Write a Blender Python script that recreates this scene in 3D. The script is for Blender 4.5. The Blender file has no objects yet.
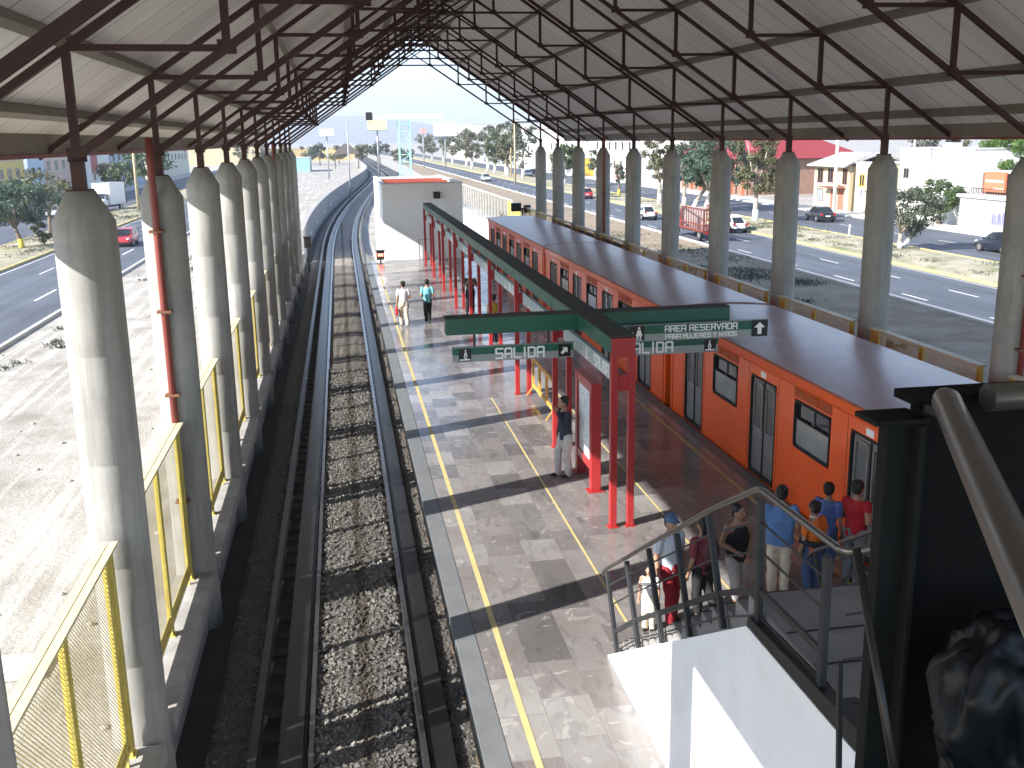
import bpy, bmesh, math, random
from mathutils import Vector, Matrix
R = math.radians
random.seed(11)
SC = bpy.context.scene
COL = SC.collection
H = 6.9                                   # eye height above the platform

# ------------------------------------------------------------------ camera
F_PX = 1016.0
def unit(v): return v.normalized()
_L = Vector((337.33-512, 142.04-384, F_PX)); _V = Vector((612.93-512, 5217.9-384, F_PX))
_Y = unit(_L); _D = unit(unit(_V) - unit(_V).dot(_Y)*_Y); _X = _D.cross(_Y)
CAMROT = Matrix((_X, _Y, -_D))            # rows: world axes seen from the lens (x right, y down, z ahead)
def at(px, py, Y):
    r = CAMROT @ Vector((px-512, py-384, F_PX)); t = Y/r.y
    return Vector((r.x*t, Y, r.z*t + H))
cam = bpy.data.cameras.new('camera'); co = bpy.data.objects.new('camera', cam); COL.objects.link(co)
m3 = Matrix((CAMROT.col[0], -CAMROT.col[1], -CAMROT.col[2])).transposed()
co.matrix_world = Matrix.Translation((0, 0, H)) @ m3.to_4x4()
cam.sensor_width = 36; cam.lens = F_PX*36/1024; cam.clip_start = 0.05; cam.clip_end = 20000
SC.camera = co

# ------------------------------------------------------------------ mesh builder
def basis(d, up=None):
    d = Vector(d).normalized()
    up = Vector(up) if up else (Vector((0, 0, 1)) if abs(d.z) < .95 else Vector((0, 1, 0)))
    s = d.cross(up).normalized(); return s, s.cross(d).normalized()
class MB:
    def __init__(self): self.v = []; self.f = []; self.mi = []; self.sm = []
    def add(self, vs, fs, mi=0, sm=False):
        b = len(self.v); self.v += [tuple(x) for x in vs]
        for f in fs: self.f.append(tuple(b+i for i in f)); self.mi.append(mi); self.sm.append(sm)
        return self
    def box(self, x0, x1, y0, y1, z0, z1, mi=0):
        vs = [(x, y, z) for z in (z0, z1) for y in (y0, y1) for x in (x0, x1)]
        return self.add(vs, [(0,2,3,1),(4,5,7,6),(0,1,5,4),(2,6,7,3),(0,4,6,2),(1,3,7,5)], mi)
    def bar(self, p, q, w, h=None, up=None, mi=0):
        p, q = Vector(p), Vector(q); h = h or w; s, u = basis(q-p, up); vs = []
        for c in (p, q):
            for a, b in ((-1,-1),(1,-1),(1,1),(-1,1)): vs.append(c + s*a*w/2 + u*b*h/2)
        return self.add(vs, [(3,2,1,0),(4,5,6,7),(0,1,5,4),(1,2,6,5),(2,3,7,6),(3,0,4,7)], mi)
    def tube(self, pts, r, n=10, mi=0, cap=True):
        pts = [Vector(p) for p in pts]; rs = r if isinstance(r, (list, tuple)) else [r]*len(pts)
        vs = []; fs = []; s0 = None
        for i, p in enumerate(pts):
            d = (pts[min(i+1, len(pts)-1)] - pts[max(i-1, 0)]).normalized()
            if s0 is None: s, u = basis(d)
            else:
                s = (s0 - d*s0.dot(d)).normalized(); u = s.cross(d).normalized()
            s0 = s
            for k in range(n):
                a = 2*math.pi*k/n; vs.append(p + (s*math.cos(a) + u*math.sin(a))*rs[i])
        for i in range(len(pts)-1):
            for k in range(n):
                a, b = i*n+k, i*n+(k+1) % n; fs.append((a, b, b+n, a+n))
        self.add(vs, fs, mi, True)
        if cap:
            b = len(self.v) - len(vs)
            self.f.append(tuple(b+k for k in reversed(range(n)))); self.mi.append(mi); self.sm.append(False)
            e = b + (len(pts)-1)*n
            self.f.append(tuple(e+k for k in range(n))); self.mi.append(mi); self.sm.append(False)
        return self
    def lathe(self, prof, c=(0,0,0), n=24, mi=0, sm=True):   # prof: (r, z)
        c = Vector(c); vs = []; fs = []
        for r, z in prof:
            for k in range(n):
                a = 2*math.pi*k/n; vs.append(c + Vector((r*math.cos(a), r*math.sin(a), z)))
        for i in range(len(prof)-1):
            for k in range(n):
                a, b = i*n+k, i*n+(k+1) % n; fs.append((a, b, b+n, a+n))
        self.add(vs, fs, mi, sm); e = len(self.v)-n; b = len(self.v)-len(vs)
        self.f.append(tuple(e+k for k in range(n))); self.mi.append(mi); self.sm.append(False)
        self.f.append(tuple(b+k for k in reversed(range(n)))); self.mi.append(mi); self.sm.append(False)
        return self
    def prism(self, poly, a, b, axis='x', mi=0):             # poly in the two other axes
        def mk(t, p):
            return {'x': (t, p[0], p[1]), 'y': (p[0], t, p[1]), 'z': (p[0], p[1], t)}[axis]
        n = len(poly); vs = [mk(a, p) for p in poly] + [mk(b, p) for p in poly]
        fs = [tuple(range(n))[::-1], tuple(range(n, 2*n))] + [(i, (i+1) % n, (i+1) % n+n, i+n) for i in range(n)]
        return self.add(vs, fs, mi)
    def quad(self, a, b, c, d, mi=0): return self.add([a, b, c, d], [(0,1,2,3)], mi)
    def ell(self, c, rx, ry, rz, n=12, mi=0, rot=None):
        c = Vector(c); vs = []; fs = []; m = n//2
        for i in range(m+1):
            t = math.pi*i/m
            for k in range(n):
                a = 2*math.pi*k/n
                v = Vector((rx*math.sin(t)*math.cos(a), ry*math.sin(t)*math.sin(a), rz*math.cos(t)))
                vs.append(c + (rot @ v if rot else v))
        for i in range(m):
            for k in range(n):
                a, b = i*n+k, i*n+(k+1) % n; fs.append((a, a+n, b+n, b))
        return self.add(vs, fs, mi, True)
    def mesh(self, name):
        me = bpy.data.meshes.new(name); me.from_pydata(self.v, [], self.f); me.validate(clean_customdata=False)
        if len(me.polygons) == len(self.f):
            me.polygons.foreach_set('material_index', self.mi); me.polygons.foreach_set('use_smooth', self.sm)
        bm = bmesh.new(); bm.from_mesh(me); bmesh.ops.recalc_face_normals(bm, faces=bm.faces); bm.to_mesh(me); bm.free()
        return me
    def build(self, name, mat, parent=None, loc=(0,0,0), rz=0, bevel=0):
        me = self.mesh(name)
        for m in (mat if isinstance(mat, (list, tuple)) else [mat]): me.materials.append(m)
        return put(name, me, parent, loc, rz, bevel)
def put(name, me, parent=None, loc=(0,0,0), rz=0, bevel=0):
    o = bpy.data.objects.new(name, me); COL.objects.link(o); o.location = loc; o.rotation_euler = (0, 0, rz)
    if parent: o.parent = parent
    if bevel:
        b = o.modifiers.new('bevel', 'BEVEL'); b.width = bevel; b.segments = 2; b.limit_method = 'ANGLE'; b.angle_limit = R(40)
    return o
def thing(name, label, cat, loc=(0,0,0), rz=0, group=None):
    o = bpy.data.objects.new(name, None); COL.objects.link(o); o.empty_display_size = .2
    o.location = loc; o.rotation_euler = (0, 0, rz); return tag(o, label, cat, group)
def tag(o, label, cat, group=None):
    o['label'] = label; o['category'] = cat
    if group: o['group'] = group
    return o
def struct(o): o['kind'] = 'structure'; return o
def stuff(o, label=None, cat=None):
    o['kind'] = 'stuff'
    if label: o['label'] = label; o['category'] = cat
    return o
def dup(root, loc=None, rz=None, label=None, group=None, parent=None):
    c = root.copy(); COL.objects.link(c); c.parent = parent
    if loc is not None: c.location = loc
    if rz is not None: c.rotation_euler = (0, 0, rz)
    if label: c['label'] = label
    if group: c['group'] = group
    for ch in list(root.children): dup(ch, parent=c)
    return c
ORD = ['first','second','third','fourth','fifth','sixth','seventh','eighth','ninth','tenth','eleventh','twelfth','thirteenth','fourteenth','fifteenth']

# ------------------------------------------------------------------ materials
def newmat(name):
    m = bpy.data.materials.new(name); m.use_nodes = True; nt = m.node_tree; nt.nodes.clear()
    out = nt.nodes.new('ShaderNodeOutputMaterial'); b = nt.nodes.new('ShaderNodeBsdfPrincipled')
    nt.links.new(b.outputs[0], out.inputs[0]); return m, nt, b
def N(nt, t, **kw):
    n = nt.nodes.new(t)
    for k, v in kw.items():
        if k.startswith('i_'): n.inputs[k[2:].replace('_', ' ')].default_value = v
        else: setattr(n, k, v)
    return n
def coords(nt, scale=(1,1,1), world=False, rot=(0,0,0), own=1):
    mp = N(nt, 'ShaderNodeMapping'); mp.inputs['Scale'].default_value = scale; mp.inputs['Rotation'].default_value = rot
    if world: g = N(nt, 'ShaderNodeNewGeometry'); nt.links.new(g.outputs['Position'], mp.inputs[0])
    else:                                  # every copy of a thing gets its own stains
        g = N(nt, 'ShaderNodeTexCoord'); oi = N(nt, 'ShaderNodeObjectInfo'); ma = N(nt, 'ShaderNodeVectorMath', operation='MULTIPLY_ADD')
        nt.links.new(oi.outputs['Random'], ma.inputs[0]); ma.inputs[1].default_value = (own*31, own*17, own*23); nt.links.new(g.outputs['Object'], ma.inputs[2]); nt.links.new(ma.outputs[0], mp.inputs[0])
    return mp.outputs[0]
def noise(nt, vec, scale, detail=4, rough=.6):
    n = N(nt, 'ShaderNodeTexNoise'); n.inputs['Scale'].default_value = scale; n.inputs['Detail'].default_value = detail
    n.inputs['Roughness'].default_value = rough; nt.links.new(vec, n.inputs['Vector']); return n.outputs['Fac']
def ramp(nt, fac, stops):
    r = N(nt, 'ShaderNodeValToRGB'); e = r.color_ramp.elements
    while len(e) < len(stops): e.new(.5)
    for i, (p, c) in enumerate(stops): e[i].position = p; e[i].color = (c if len(c) == 4 else (*c, 1))
    nt.links.new(fac, r.inputs[0]); return r.outputs[0]
def mix(nt, fac, a, b, mode='MIX'):
    m = N(nt, 'ShaderNodeMix', data_type='RGBA', blend_type=mode)
    for s, x in ((0, fac), (6, a), (7, b)):
        if isinstance(x, (int, float)): m.inputs[s].default_value = x
        elif isinstance(x, tuple): m.inputs[s].default_value = (*x[:3], 1)
        else: nt.links.new(x, m.inputs[s])
    return m.outputs[2]
def bump(nt, b, h, strength=.4, dist=.01):
    n = N(nt, 'ShaderNodeBump'); n.inputs['Strength'].default_value = strength; n.inputs['Distance'].default_value = dist
    nt.links.new(h, n.inputs['Height']); nt.links.new(n.outputs[0], b.inputs['Normal'])
def mul(c, k): return tuple(min(1, x*k) for x in c[:3])
MATS = {}
def M(name, col, rough=.6, metal=0, var=.25, sc=3, sc2=None, dirt=None, dirtamt=.5, streak=False, bmp=0, bsc=60, world=False, spec=None, coat=0):
    """worn surface: large soft variation, fine grain, optional dirt patches or run-down streaks"""
    if name in MATS: return MATS[name]
    m, nt, b = newmat(name); v = coords(nt, world=world)
    n1 = noise(nt, v, sc, 5); n2 = noise(nt, v, (sc2 or sc*9), 3)
    c = ramp(nt, n1, [(.25, mul(col, 1-var)), (.75, mul(col, 1+var*.6))])
    g = ramp(nt, n2, [(.3, (1-var*.35,)*3), (.7, (1+0*var,)*3)])
    c = mix(nt, 1.0, c, g, 'MULTIPLY')
    if dirt:
        vv = coords(nt, (6, 6, .5), world) if streak else v
        d = ramp(nt, noise(nt, vv, 1.2 if streak else sc*1.7, 6, .65), [(.48, (0,0,0)), (.72, (1,1,1))])
        dm = N(nt, 'ShaderNodeMath', operation='MULTIPLY'); nt.links.new(d, dm.inputs[0]); dm.inputs[1].default_value = dirtamt
        c = mix(nt, dm.outputs[0], c, dirt)
    nt.links.new(c, b.inputs['Base Color']); b.inputs['Metallic'].default_value = metal
    rr = N(nt, 'ShaderNodeMapRange'); rr.inputs['To Min'].default_value = max(.03, rough-.1); rr.inputs['To Max'].default_value = min(1, rough+.12)
    nt.links.new(n2, rr.inputs[0]); nt.links.new(rr.outputs[0], b.inputs['Roughness'])
    if spec is not None: b.inputs['Specular IOR Level'].default_value = spec
    if coat: b.inputs['Coat Weight'].default_value = coat; b.inputs['Coat Roughness'].default_value = .08
    if bmp: bump(nt, b, noise(nt, v, bsc, 4, .7), bmp, .01)
    MATS[name] = m; return m

concrete = M('column_concrete', (.315,.308,.285), .85, var=.24, sc=1.1, dirt=(.155,.15,.13), dirtamt=.65, streak=True, bmp=.35, bsc=35)
concrete2 = M('wall_concrete', (.36,.35,.33), .9, var=.2, sc=.9, dirt=(.2,.19,.17), dirtamt=.6, streak=True, bmp=.3, bsc=25)
coping_m = M('coping_concrete', (.36,.345,.33), .85, var=.25, sc=2, dirt=(.2,.17,.13), bmp=.3)
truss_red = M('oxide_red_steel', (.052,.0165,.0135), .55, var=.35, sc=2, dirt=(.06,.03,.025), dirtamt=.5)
pipe_red = M('drainpipe_red', (.21,.045,.034), .5, var=.25, sc=2)
purlin_m = M('purlin_paint', (.18,.16,.128), .6, var=.2, sc=2, dirt=(.2,.15,.1))
gutter_m = M('gutter_steel', (.19,.165,.13), .6, var=.25, sc=1.2, dirt=(.17,.11,.075), streak=True)
fence_y = M('fence_yellow', (.68,.55,.13), .5, var=.2, sc=3, dirt=(.35,.26,.07), dirtamt=.45)
fence_top = M('fence_top_rail', (.63,.55,.36), .5, var=.15, sc=3, dirt=(.4,.33,.2))
mesh_y = M('expanded_mesh', (.66,.53,.14), .5, var=.2, sc=5)
green_m = M('sign_beam_green', (.012,.105,.07), .35, var=.2, sc=1.5, dirt=(.03,.10,.075), dirtamt=.4)
green_top = M('beam_top_dust', (.045,.042,.036), .85, var=.3, sc=2, dirt=(.09,.08,.065))
sign_green = M('sign_green', (.012,.11,.07), .3, var=.08, sc=2)
sign_grey = M('sign_grey', (.30,.34,.34), .35, var=.08, sc=2)
sign_black = M('sign_black', (.008,.008,.009), .35, var=.1)
white_ink = M('sign_white', (.86,.87,.86), .45, var=.03)
post_red = M('post_red', (.38,.026,.027), .33, var=.18, sc=2, dirt=(.30,.03,.03), dirtamt=.4, coat=.25)
train_o = M('train_orange', (.87,.112,.010), .32, var=.10, sc=.8, dirt=(.55,.10,.02), dirtamt=.35, coat=.35)
train_o2 = M('train_vent', (.40,.075,.02), .55, var=.2)
train_roof = M('train_roof', (.44,.29,.30), .30, var=.16, sc=.7, dirt=(.50,.40,.40), dirtamt=.6, bmp=.1, bsc=8)
steel_g = M('door_steel', (.30,.30,.29), .38, .6, var=.12, sc=3)
rubber = M('black_rubber', (.012,.012,.012), .7, var=.3)
dark_steel = M('dark_steel', (.028,.03,.034), .45, .2, var=.3, sc=4)
stain_steel = M('brushed_steel', (.20,.19,.175), .33, .85, var=.06, sc=2, sc2=4)
black_panel = M('black_panel', (.006,.006,.0065), .75, var=.3, sc=3, spec=.15)
grey_post = M('grey_painted_steel', (.013,.0145,.0135), .75, var=.2, sc=4, spec=.15)
white_wall = M('white_painted_wall', (.78,.79,.80), .55, var=.05, sc=1, dirt=(.62,.62,.6), dirtamt=.4, bmp=.06, bsc=30)
white_b = M('white_building', (.62,.62,.60), .7, var=.08, sc=.6, dirt=(.5,.49,.46), dirtamt=.4, streak=True)
stair_m = M('stair_stone', (.22,.212,.205), .7, var=.25, sc=3, dirt=(.22,.21,.2))
edge_stone = M('platform_edge_stone', (.145,.152,.158), .5, var=.2, sc=2.5, dirt=(.16,.165,.17), bmp=.1)
yellow_line = M('yellow_tactile_line', (.50,.41,.19), .55, var=.15, sc=6, dirt=(.42,.34,.13), dirtamt=.5)
rail_steel = M('rail_steel', (.075,.072,.07), .36, .7, var=.35, sc=3, dirt=(.05,.038,.03))
rail_bright = M('rail_polished', (.30,.30,.31), .30, .9, var=.2, sc=5)
insul = M('insulator', (.30,.22,.15), .6, var=.3)
dark_dirt = M('track_floor_dirt', (.062,.058,.053), .95, var=.4, sc=3, bmp=.5, bsc=20, world=True)
skin_m = M('skin', (.36,.20,.13), .55, var=.1, sc=8)
hair_m = M('hair_black', (.011,.009,.008), .5, var=.4, sc=30)
orange_wood = M('barrier_orange_yellow', (.62,.33,.07), .5, var=.2, sc=5)
asphalt = None
def fabric(name, col, var=.18): return M('cloth_'+name, col, .85, var=var, sc=7, sc2=60, bmp=.25, bsc=30)

def glass_mat():
    m, nt, b = newmat('dark_window_glass'); b.inputs['Base Color'].default_value = (.018,.021,.022,1)
    b.inputs['Roughness'].default_value = .06; b.inputs['Specular IOR Level'].default_value = .9
    v = coords(nt); bump(nt, b, noise(nt, v, 2.5, 2), .04, .02); return m
glass_m = glass_mat()
def roof_mat():
    m, nt, b = newmat('roof_sheet'); v = coords(nt, own=0); s = N(nt, 'ShaderNodeSeparateXYZ'); nt.links.new(v, s.inputs[0])
    def line(period, w, off=0):
        a = N(nt, 'ShaderNodeMath', operation='MULTIPLY_ADD'); a.inputs[1].default_value = 1/period; a.inputs[2].default_value = off+50
        nt.links.new(s.outputs['Y'], a.inputs[0]); f = N(nt, 'ShaderNodeMath', operation='FRACT'); nt.links.new(a.outputs[0], f.inputs[0])
        g = N(nt, 'ShaderNodeMath', operation='LESS_THAN'); g.inputs[1].default_value = w/period; nt.links.new(f.outputs[0], g.inputs[0]); return g.outputs[0]
    c = ramp(nt, noise(nt, coords(nt, (.25,1.2,.25)), 1.1, 5), [(.3, (.64,.62,.59)), (.7, (.74,.725,.70))])
    st = ramp(nt, noise(nt, coords(nt, (.5,2.2,.5)), 1.0, 5), [(.58, (0,0,0)), (.8, (.25,.25,.25))])
    c = mix(nt, st, c, (.36,.32,.27)); c = mix(nt, line(1.02, .022), c, (.07,.065,.06)); c = mix(nt, line(1.02, .012, .52), c, (.47,.45,.43))
    nt.links.new(c, b.inputs['Base Color']); b.inputs['Roughness'].default_value = .6; return m
roof_m = roof_mat()
def tile_mat():
    m, nt, b = newmat('marble_tiles'); v = coords(nt, world=True)
    def bricks(c1, c2, w, h, seed):
        br = N(nt, 'ShaderNodeTexBrick'); mp = N(nt, 'ShaderNodeMapping'); mp.inputs['Rotation'].default_value = (0,0,R(90)); mp.inputs['Location'].default_value = (seed*3.7, .31, 0)
        nt.links.new(v, mp.inputs[0]); nt.links.new(mp.outputs[0], br.inputs['Vector'])
        br.inputs['Scale'].default_value = 1; br.inputs['Brick Width'].default_value = w; br.inputs['Row Height'].default_value = h
        br.inputs['Mortar Size'].default_value = .004; br.inputs['Mortar Smooth'].default_value = .1; br.inputs['Bias'].default_value = 0
        br.inputs['Color1'].default_value = (*c1, 1); br.inputs['Color2'].default_value = (*c2, 1); br.inputs['Mortar'].default_value = (.2,.18,.17,1)
        br.offset = .37; return br
    b1 = bricks((0,0,0), (1,1,1), .92, .62, 0)
    col = ramp(nt, b1.outputs['Color'], [(0, (.125,.119,.121)), (.25, (.175,.167,.168)), (.5, (.21,.191,.187)), (.72, (.228,.219,.219)), (1, (.285,.277,.27))])
    # veins along and across the slab, different in each tile
    ad = N(nt, 'ShaderNodeVectorMath', operation='MULTIPLY_ADD'); nt.links.new(b1.outputs['Color'], ad.inputs[0]); ad.inputs[1].default_value = (37, 19, 5); nt.links.new(v, ad.inputs[2])
    w = N(nt, 'ShaderNodeTexNoise'); w.inputs['Scale'].default_value = 1.6; w.inputs['Detail'].default_value = 8; w.inputs['Distortion'].default_value = 1.2
    mp = N(nt, 'ShaderNodeMapping'); mp.inputs['Scale'].default_value = (2.4,.8,1); nt.links.new(ad.outputs[0], mp.inputs[0]); nt.links.new(mp.outputs[0], w.inputs['Vector'])
    vein = ramp(nt, w.outputs['Fac'], [(.3, (.68,.66,.66)), (.48, (1,1,1)), (.6, (1.0,.97,.95)), (.75, (.8,.77,.76))])
    col = mix(nt, .9, col, vein, 'MULTIPLY')
    sc = N(nt, 'ShaderNodeTexNoise'); sc.inputs['Scale'].default_value = 2.2; sc.inputs['Detail'].default_value = 5; sc.inputs['Distortion'].default_value = 2.5
    nt.links.new(ad.outputs[0], sc.inputs['Vector'])
    hl = ramp(nt, sc.outputs['Fac'], [(.62, (0,0,0)), (.70, (.8,.8,.8)), (.73, (0,0,0))])
    col = mix(nt, hl, col, (.38,.365,.35))
    grime = ramp(nt, noise(nt, v, .5, 5), [(.35, (.80,.78,.77)), (.65, (1,1,1))]); col = mix(nt, 1.0, col, grime, 'MULTIPLY')
    col = mix(nt, b1.outputs['Fac'], col, (.15,.135,.13))
    nt.links.new(col, b.inputs['Base Color'])
    rg = ramp(nt, noise(nt, v, 1.5, 4), [(.3, (.13,)*3), (.7, (.28,)*3)]); nt.links.new(rg, b.inputs['Roughness'])
    return m
tiles_m = tile_mat()
def oiled(nt, c):                           # brown grease line that the trains drip along the middle of the ballast
    s = N(nt, 'ShaderNodeSeparateXYZ'); nt.links.new(coords(nt, world=True), s.inputs[0])
    a = N(nt, 'ShaderNodeMath', operation='ADD'); a.inputs[1].default_value = .02; nt.links.new(s.outputs[0], a.inputs[0]); d = N(nt, 'ShaderNodeMath', operation='ABSOLUTE'); nt.links.new(a.outputs[0], d.inputs[0])
    w_ = noise(nt, coords(nt, (3,.5,1), True), 1.0, 3); m_ = N(nt, 'ShaderNodeMath', operation='MULTIPLY_ADD'); nt.links.new(w_, m_.inputs[0]); m_.inputs[1].default_value = -.16; nt.links.new(d.outputs[0], m_.inputs[2])
    r = N(nt, 'ShaderNodeMapRange'); r.inputs['From Min'].default_value = -.05; r.inputs['From Max'].default_value = .07; r.inputs['To Min'].default_value = .8; r.inputs['To Max'].default_value = 0; nt.links.new(m_.outputs[0], r.inputs[0])
    return mix(nt, r.outputs[0], c, (.075,.058,.04))
def ground_mat(name, cols, sc, bmpv=.6, extra=None):
    m, nt, b = newmat(name); v = coords(nt, world=True)
    c = ramp(nt, noise(nt, v, sc, 8, .65), [(.3, cols[0]), (.5, cols[1]), (.7, cols[2])])
    f = ramp(nt, noise(nt, v, sc*40, 4, .7), [(.3, (.72,.71,.70)), (.65, (1,1,1))]); c = mix(nt, 1.0, c, f, 'MULTIPLY')
    if extra == 'ruts':                    # wheel ruts that run with the fence
        w = noise(nt, coords(nt, (2.2,.07,1), True, (0,0,R(4))), 1, 6, .6)
        c = mix(nt, ramp(nt, w, [(.5, (0,0,0)), (.62, (.8,.8,.8))]), c, (.46,.435,.395))
        p = ramp(nt, noise(nt, v, .35, 5), [(.55, (0,0,0)), (.68, (.7,.7,.7))]); c = mix(nt, p, c, (.20,.175,.145))
    if extra == 'dry':
        p = ramp(nt, noise(nt, v, .5, 6), [(.5, (0,0,0)), (.66, (.9,.9,.9))]); c = mix(nt, p, c, (.13,.16,.045))
    if extra == 'oil': c = oiled(nt, c)
    nt.links.new(c, b.inputs['Base Color']); b.inputs['Roughness'].default_value = .95
    bump(nt, b, noise(nt, v, sc*14, 6, .7), bmpv, .05); return m
dirt_m = ground_mat('dry_dirt', [(.28,.25,.21), (.37,.345,.305), (.46,.435,.40)], .5, .9, 'ruts')
median_m = ground_mat('dry_grass', [(.29,.255,.17), (.39,.345,.25), (.47,.43,.34)], .7, .8, 'dry')
ballast_m = ground_mat('ballast_bed', [(.20,.18,.155), (.26,.235,.205), (.36,.335,.30)], 9, 1, 'oil')
def asphalt_mat():
    m, nt, b = newmat('asphalt'); v = coords(nt, world=True)
    c = ramp(nt, noise(nt, v, .15, 6), [(.3, (.073,.082,.100)), (.7, (.106,.118,.141))])
    l = ramp(nt, noise(nt, coords(nt, (.9,.02,1), True), 1, 4), [(.4, (.8,.8,.8)), (.6, (1.12,1.1,1.08))]); c = mix(nt, 1.0, c, l, 'MULTIPLY')
    p_ = ramp(nt, noise(nt, coords(nt, (.6,.10,1), True), 1, 6, .7), [(.56, (1,1,1)), (.66, (.72,.72,.72))]); c = mix(nt, 1.0, c, p_, 'MULTIPLY')
    f = ramp(nt, noise(nt, v, 25, 3), [(.3, (.82,.82,.82)), (.7, (1.1,1.1,1.1))]); c = mix(nt, 1.0, c, f, 'MULTIPLY')
    nt.links.new(c, b.inputs['Base Color']); b.inputs['Roughness'].default_value = .75; return m
asphalt = asphalt_mat()
road_white = M('road_paint_white', (.66,.66,.63), .7, var=.15, sc=2, dirt=(.3,.3,.3), dirtamt=.4)
kerb_grey = M('kerb_concrete', (.48,.47,.44), .85, var=.15, sc=1)
kerb_yellow = M('kerb_yellow', (.60,.48,.17), .7, var=.2, sc=1, dirt=(.45,.40,.3))

# ------------------------------------------------------------------ light
SUN_DIR = Vector((1, .42, -.645)).normalized()          # the way the light travels
el = math.asin(-SUN_DIR.z); azr = math.atan2(-SUN_DIR.x, -SUN_DIR.y)
w = bpy.data.worlds.new('World'); SC.world = w; w.use_nodes = True; nt = w.node_tree
bg = nt.nodes['Background']; sky = nt.nodes.new('ShaderNodeTexSky'); sky.sky_type = 'NISHITA'; sky.sun_disc = False
sky.sun_elevation = el; sky.sun_rotation = azr % (2*math.pi); sky.air_density = 1.0; sky.dust_density = 2.2; sky.ozone_density = 1.0; sky.altitude = 2200
nt.links.new(sky.outputs[0], bg.inputs[0]); bg.inputs[1].default_value = .128
sun = bpy.data.lights.new('sun', 'SUN'); sun.energy = 4.6; sun.angle = R(.53); sun.color = (1, .965, .905)
so = bpy.data.objects.new('sun', sun); COL.objects.link(so); so.rotation_euler = SUN_DIR.to_track_quat('-Z', 'Y').to_euler(); so.location = (-60, -30, 60)
SC.view_settings.view_transform = 'Standard'; SC.view_settings.look = 'None'; SC.view_settings.gamma = 1; SC.view_settings.exposure = 1.62
SC.cycles.max_bounces = 10; SC.cycles.diffuse_bounces = 5; SC.cycles.glossy_bounces = 3; SC.cycles.transparent_max_bounces = 8
SC.cycles.use_denoising = True; SC.cycles.sample_clamp_indirect = 6
# ================================================================== the setting
XC = 4.735; HALF = 7.5; BAY = 5.08; Y0 = 11.8; ZG = -1.2
def ky(k): return Y0 + BAY*k
def curve(Y, amp=9.6):                     # sideways shift of the left line beyond the island platform; the right one shifts less, so they close up
    t = max(0, min(1, (Y-76)/195)); return amp*(t*t*(3-2*t))
def curve_r(Y): return curve(Y, 3.4)
g = MB(); S = 9000
g.quad((-S,-60,ZG), (S,-60,ZG), (S,S,ZG), (-S,S,ZG)); struct(g.build('ground', dirt_m))
def strip(name, xs, y0, y1, z, mat, step=0, fn=None):
    b = MB(); ys = [y0, y1] if not step else [y0+i*step for i in range(int((y1-y0)/step)+1)]
    for a, c in zip(ys, ys[1:]):
        fa, fc = (fn(a), fn(c)) if fn else (0, 0)
        b.quad((xs[0]+fa, a, z), (xs[1]+fa, a, z), (xs[1]+fc, c, z), (xs[0]+fc, c, z))
    return struct(b.build(name, mat))
# roads on both sides, with painted lines
strip('road', (27.45, 34.4), -40, 900, ZG+.004, asphalt); strip('side_road', (40.6, 50.2), -40, 900, ZG+.004, asphalt)
strip('road', (-22.6, -14.3), -40, 900, ZG+.004, asphalt); strip('side_road', (-38.2, -28.2), -40, 900, ZG+.004, asphalt)
b = MB()
def dashes(x, y0, per, ln, n, wd=.14):
    for i in range(n):
        y = y0 + per*i; b.quad((x-wd/2, y, ZG+.009), (x+wd/2, y, ZG+.009), (x+wd/2, y+ln, ZG+.009), (x-wd/2, y+ln, ZG+.009))
dashes(31.42, 46.2-5*7.45, 7.45, 2.6, 40); dashes(28.45, 47.1-5*7.45-1.2, 7.45, 2.4, 40)
dashes(-16.6, 57.2-46*1, 11.7, 4.4, 26, .16); dashes(-19.65, 70.4-58.5, 11.7, 3.6, 26, .12); dashes(45.4, 30, 8, 2.5, 26)
b.quad((27.75, -40, ZG+.009), (27.86, -40, ZG+.009), (27.86, 400, ZG+.009), (27.75, 400, ZG+.009))
for x in (34.0, -22.2): b.quad((x, -40, ZG+.009), (x+.1, -40, ZG+.009), (x+.1, 400, ZG+.009), (x, 400, ZG+.009))
struct(b.build('road_markings', road_white))
def kerb(x0, x1, mat, y0=-40, y1=600): struct(MB().box(x0, x1, y0, y1, ZG-.1, ZG+.14).build('kerb', mat, bevel=.02))
kerb(27.2, 27.42, kerb_grey); kerb(34.42, 34.66, kerb_yellow); kerb(40.34, 40.58, kerb_yellow)
kerb(-14.28, -14.06, kerb_grey); kerb(-22.84, -22.62, kerb_yellow); kerb(-28.18, -27.94, kerb_yellow); kerb(50.22, 50.45, kerb_grey); kerb(-38.5, -38.22, kerb_grey)
def undul(name, x0, x1, mat):
    b = MB(); nx = 6; ys = [-40+i*2.5 for i in range(120)] + [260+i*20 for i in range(18)]
    vs = []; fs = []
    for y in ys:
        for i in range(nx+1):
            t = i/nx; vs.append((x0+(x1-x0)*t, y, ZG+.10+.12*math.sin(math.pi*t)+random.uniform(-.03,.03)))
    for j in range(len(ys)-1):
        for i in range(nx):
            a = j*(nx+1)+i; fs.append((a, a+1, a+nx+2, a+nx+1))
    b.add(vs, fs, 0, True); return struct(b.build(name, mat))
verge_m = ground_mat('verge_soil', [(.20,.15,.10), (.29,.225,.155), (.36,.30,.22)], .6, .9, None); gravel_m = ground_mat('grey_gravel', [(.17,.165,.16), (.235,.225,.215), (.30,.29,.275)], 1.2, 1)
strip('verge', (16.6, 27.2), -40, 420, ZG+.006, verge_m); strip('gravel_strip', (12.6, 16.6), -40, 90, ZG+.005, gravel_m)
undul('median', 34.66, 40.34, median_m); undul('median', -27.94, -22.84, median_m)
struct(MB().box(50.45, 53.2, -40, 400, ZG-.1, ZG+.13).build('pavement', kerb_grey))
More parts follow.
